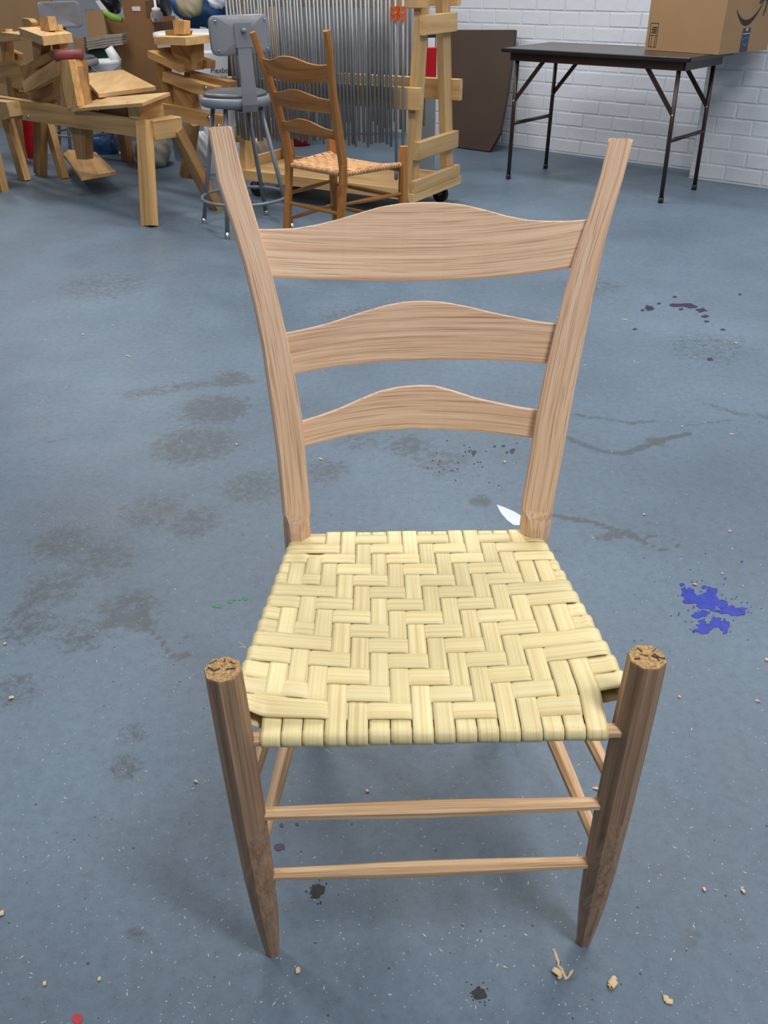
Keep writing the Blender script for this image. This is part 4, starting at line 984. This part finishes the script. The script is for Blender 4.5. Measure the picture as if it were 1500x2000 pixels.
one(MB().lathe([(0, 0), (.085, 0), (.1, .18), (.104, .19), (.1, .2), (0, .19)], at(585, 283), 24), 'red_bucket', M['red'], 'red bucket on the floor behind the honey-brown chair', 'bucket', at(585, 283), None, True)
rc_ = rp(-.03, RWd + .03, 0); yy = 5.35
ra_, rb2 = aty(823, 92, yy), aty(852, 154, yy)
rcs = thing('red_case', 'red steel case with black lid seen through the right end of the rack', 'case', (rb2.x - .05, yy + .08, 0))
MB().box(((ra_.x + rb2.x) / 2, yy + .08, rb2.z / 2), rb2.x - ra_.x, .14, rb2.z, bev=.006).build('stand', M['cabinet'], rcs)
MB().box(((ra_.x + rb2.x) / 2, yy + .08, (ra_.z + rb2.z) / 2), rb2.x - ra_.x, .15, ra_.z - rb2.z, bev=.006).build('body', M['red'], rcs)
za, zb2 = aty(823, 66, yy).z, ra_.z
MB().box(((ra_.x + rb2.x) / 2, yy + .08, (za + zb2) / 2), (rb2.x - ra_.x) * .9, .13, za - zb2, bev=.006).build('lid', M['black'], rcs)
MB().box(((ra_.x + rb2.x) / 2 + .015, yy + .012, (za + zb2) / 2 - .012), .045, .004, .05).build('label', M['white_card'], rcs)

# ------------------------------------------------------------------ paint drips, shavings and sawdust on the floor
def splat(px, name, mat, label, cat='paint', n=26, jag=.16, seed=0, h=.0006):
    """flat dried paint: each (x, y, rx, ry) an irregular pool, px units on the floor"""
    r = random.Random(seed); k = MB()
    for (x, y, rx, ry) in px:
        ph = [(r.randint(2, 7), r.uniform(0, 6.3), r.uniform(.3, 1)) for _ in range(5)]; pts = []
        for i in range(n):
            a = 2 * math.pi * i / n; q = 1 + jag * sum(w_ * math.sin(m_ * a + f_) for m_, f_, w_ in ph) * .8
            pts.append(at(x + rx * q * math.cos(a), y - ry * q * math.sin(a)) + ZV * .0001)
        k.prism(pts, (0, 0, h + .000005 * len(k.m) / n))
    o = one(k, name, mat, label, cat, at(px[0][0], px[0][1]))
    if len(px) > 1: o['kind'] = 'stuff'
    return o
splat([(1345, 1160, 14, 11), (1360, 1172, 20, 10), (1388, 1165, 15, 18), (1393, 1178, 10, 12), (1425, 1192, 26, 9), (1442, 1196, 12, 8), (1368, 1200, 16, 7), (1374, 1229, 17, 9), (1398, 1216, 14, 9), (1372, 1216, 7, 7), (1415, 1222, 10, 12), (1416, 1234, 4, 5), (1332, 1142, 5, 3), (1336, 1152, 5, 5), (1375, 1147, 6, 3), (1416, 1130, 2, 2), (1449, 1097, 2, 2), (1410, 1180, 12, 7), (1378, 1184, 16, 6)]
      + [(1390 + random.gauss(0, 38), 1192 + random.gauss(0, 30), random.uniform(.8, 1.8), random.uniform(.6, 1.3)) for _ in range(70)], 'paint_spill', M['paint_blue'], 'bright blue paint splatter on the floor right of the chair', n=22, jag=.22, seed=3)
splat([(425, 1184, 9, 4), (449, 1175, 6, 4), (458, 1172, 4, 2), (478, 1169, 5, 4), (468, 1172, 2, 1)], 'paint_spill', M['paint_green'], 'small green paint drips on the floor left of the seat', n=16, seed=5)
splat([(1000, 882, 5, 4), (925, 884, 5, 4), (966, 872, 3, 2), (983, 871, 4, 2), (1003, 878, 4, 2), (990, 884, 3, 2), (925, 890, 2, 2)] + [(random.gauss(900, 45), random.gauss(905, 20), 1.6, 1.2) for _ in range(30)], 'paint_spill', M['paint_purple'], 'tiny dark red-violet paint drops on the floor seen under the lowest slat', n=10, seed=9)
splat([(546, 1655, 10, 8), (550, 1612, 4, 4), (580, 1610, 4, 3)], 'paint_spill', M['paint_purple'], 'small purple paint drops on the floor right of the left front leg', n=14, seed=10)
splat([(151, 1990, 11, 10)], 'paint_spill', M['paint_red'], 'red paint drop on the floor at the bottom left', n=20, jag=.08, seed=6)
splat([(1330, 596, 22, 4), (1350, 599, 14, 3), (1268, 602, 9, 5), (1370, 606, 10, 4), (1377, 618, 7, 3), (1287, 593, 4, 2), (1318, 580, 4, 2), (1380, 628, 5, 2), (1412, 644, 5, 2), (1240, 643, 4, 2), (1387, 702, 6, 3), (1330, 604, 5, 2), (1255, 606, 4, 2), (1445, 575, 3, 2)], 'paint_spill', M['paint_purple'], 'dark purple paint drips on the floor at the right', n=16, seed=7)
one(MB().prism([at(x, y) + ZV * .0001 for x, y in ((970, 986), (985, 991), (1005, 1000), (1030, 1015), (1032, 1027), (1003, 1026), (990, 1016), (978, 1002))], (0, 0, .0008)), 'paint_spill', M['paint_white'], 'white paint patch on the floor behind the right rear post', 'paint', at(1000, 1010))
for i, (x, y, r_, lb) in enumerate(((620, 1740, 14, 'round dark blot on the floor under the lower front stretcher'), (936, 1941, 13, 'round dark blot on the floor at the bottom, right of centre'), (875, 895, 7, ''), (628, 1784, 5, ''))):
    if lb: splat([(x, y, r_, r_ * .95)] + [(x + random.gauss(0, r_ * .8), y + random.gauss(0, r_ * .8), 1.6, 1.3) for _ in range(26)], 'dark_blot', M['tar'], lb, 'stain', n=24, jag=.14, seed=20 + i)
def curl(p, r0, turns, wd, seed, flat=.5, grow=.9):
    """a curled ribbon of wood lying on the floor"""
    r = random.Random(seed); pts, lat = [], []; a0 = r.uniform(0, 6.3); n = int(16 * turns) + 8; lean = r.uniform(-.5, .5)
    ax = Vector((math.cos(a0), math.sin(a0), lean * .4)).normalized(); e1 = ax.cross(ZV).normalized(); e2 = e1.cross(ax)
    for i in range(n):
        t = i / (n - 1); a = 2 * math.pi * turns * t; rr = r0 * (1 - .5 * grow * t)
        pts.append(e1 * rr * math.cos(a) + e2 * rr * math.sin(a) * flat + ax * wd * .35 * turns * t); lat.append(ax)
    zmin = min((q - l_ * wd / 2).z for q, l_ in zip(pts, lat)); zmin = min(zmin, min((q + l_ * wd / 2).z for q, l_ in zip(pts, lat)))
    pts = [q + Vector(p) - ZV * zmin + ZV * .0004 for q in pts]
    return ribbon(MB(), pts, lat, [wd * (.6 + .4 * math.sin(math.pi * min(1, .15 + i / n))) for i in range(n)], .0005, seed, .0002, False)
def shaving(px, mb, label):
    one(mb, 'wood_shaving', M['shaving'], label, 'wood shaving', at(*px), 'wood shavings on the floor')
k = curl(at(1086, 1903), .0075, 1.6, .007, 1)
k2 = curl(at(1092, 1907), .005, 1.2, .005, 2); k.add(k2.v, k2.f, k2.g)
shaving((1086, 1905), k, 'tangled wood shaving near the right front foot')
pts = [at(x, y) + ZV * z for x, y, z in ((1080, 1855, .003), (1084, 1860, .001), (1088, 1873, .001), (1091, 1882, .003), (1090, 1887, .002), (1097, 1893, .001), (1103, 1907, .001), (1107, 1914, .002), (1113, 1906, .004), (1116, 1900, .006))]
shaving((1098, 1890), ribbon(MB(), pts, [Vector((.8, .2, .5)).normalized()] * len(pts), [.0035] * 7 + [.005, .006, .006], .0006, 3, .0002, False), 'long thin twisted wood shaving near the right front foot')
k = curl(at(1197, 1922), .006, 1.3, .012, 5); k2 = curl(at(1199, 1912), .004, 1, .006, 6); k.add(k2.v, k2.f, k2.g)
shaving((1197, 1920), k, 'thick curled wood shaving right of the right front foot')
k = curl(at(1300, 1953), .004, 1.1, .008, 8, .4); k2 = curl(at(1308, 1958), .004, .8, .009, 9, .4); k.add(k2.v, k2.f, k2.g)
shaving((1304, 1956), k, 'ragged pale wood shaving at the bottom right')
for i, (x, y, s, lb) in enumerate(((583, 1897, 1.1, 'torn wood flake on the floor before the left front foot'), (1374, 1738, .8, 'small ring-shaped shaving at the right edge of the lower floor'), (1450, 1742, .8, 'brown curled shaving near the right edge'),
        (88, 1922, .8, 'small curled shaving at the lower left'), (195, 1913, .7, 'small brown chip at the lower left'), (5, 1785, 1.0, 'shaving at the left edge of the lower floor'), (22, 1365, 1.2, 'pale wood chip at the left edge, level with the front posts'),
        (1498, 1290, 1.0, 'pale wood chip at the right edge, level with the front posts'), (1157, 1540, 1.2, 'pale shaving beside the right front post'), (1357, 1143, .9, 'shaving lying at the top of the blue paint'), (1411, 1121, .7, 'chip above the blue paint'),
        (1475, 1369, .8, 'crumpled shaving near the right edge below the blue paint'), (1327, 1362, .7, 'crumpled shaving right of the right front post'), (985, 903, 1.0, 'ring-shaped shaving seen under the lowest slat, at right'), (621, 896, .9, 'small knotted shaving seen under the lowest slat, at left'),
        (1258, 1006, .9, 'shaving above the dark smear'), (1425, 1038, .9, 'thin shaving right of the dark smear'), (1425, 848, .9, 'shaving by the dark scuff at right'), (1332, 834, .8, 'chip by the dark scuff'), (162, 654, 1.1, 'shaving on the floor at the left'),
        (245, 695, 1.0, 'dark-edged shaving on the floor at the left'), (220, 637, .9, 'small shaving on the floor at the left'), (462, 869, .9, 'pale chip left of the rear post'), (378, 1526, .8, 'chip on the floor left of the left front leg'), (10, 1258, .8, 'shaving at the left edge, level with the seat'),
        (1436, 671, 1.1, 'flat shaving at the right'), (1215, 624, 1.1, 'flat shaving right of the middle slat'), (1089, 621, 1.0, 'flat shaving left of the right rear post'), (718, 1546, .8, 'flake under the seat'), (1277, 1875, .6, 'tiny chip'))):
    if i == 29: continue
    if i % 3 == 2 and i > 5:
        p = at(x, y); q = at(x + 11 * s, y + 3) + ZV * .001
        mid = p.lerp(q, .5) + ZV * .003
        shaving((x, y), ribbon(MB(), [p + ZV * .001, p.lerp(q, .25) + ZV * .0022, mid, p.lerp(q, .75) + ZV * .0022, q], [Vector((-.2, 1, .1)).normalized()] * 5, [.002, .0045, .005, .0045, .002], .0006, i, .0002, False), lb)
    else: shaving((x, y), curl(at(x, y), .0042 * s, .9 + .3 * (i % 3), .0055 * s, 30 + i, .45), lb)
# uncountable sawdust specks and dark grit
k, kd = MB(), MB()
def speck(mb, x, y, s, el):
    p = at(x, y); a = random.uniform(0, 3.14); d = Vector((math.cos(a), math.sin(a), 0)); n = Vector((-d.y, d.x, 0)); z = ZV * .0004
    h = s * random.uniform(.3, .7)
    mb.add([p + d * s * el + z, p + n * s * .5 + z, p - d * s * el + z, p - n * s * .5 + z, p + ZV * h], [(0, 1, 4), (1, 2, 4), (2, 3, 4), (3, 0, 4)])
for _ in range(2300):
    y = 460 + 1540 * random.random() ** .85; x = random.uniform(-20, 1520)
    sc_k = .0007 + .0011 * random.random() ** 3 + (.0007 if y < 800 else 0); speck(k, x, y, sc_k, random.choice((1, 1, 1.6, 2.6)))
for _ in range(170): speck(k, random.gauss(190, 90), random.gauss(1025, 34), .0013, 1)
for _ in range(420): speck(kd, random.uniform(0, 1500), 700 + 1300 * random.random(), .0008 + .0008 * random.random() ** 3, 1)
for _ in range(190): speck(kd, random.gauss(890, 60), random.gauss(915, 32), .0014, 1)
tag(k.build('sawdust', M['speck']), 'pale sawdust specks scattered over the floor', 'sawdust', None, 'stuff')
tag(kd.build('floor_grit', M['speck_dk']), 'dark grit specks scattered over the floor', 'grit', None, 'stuff')
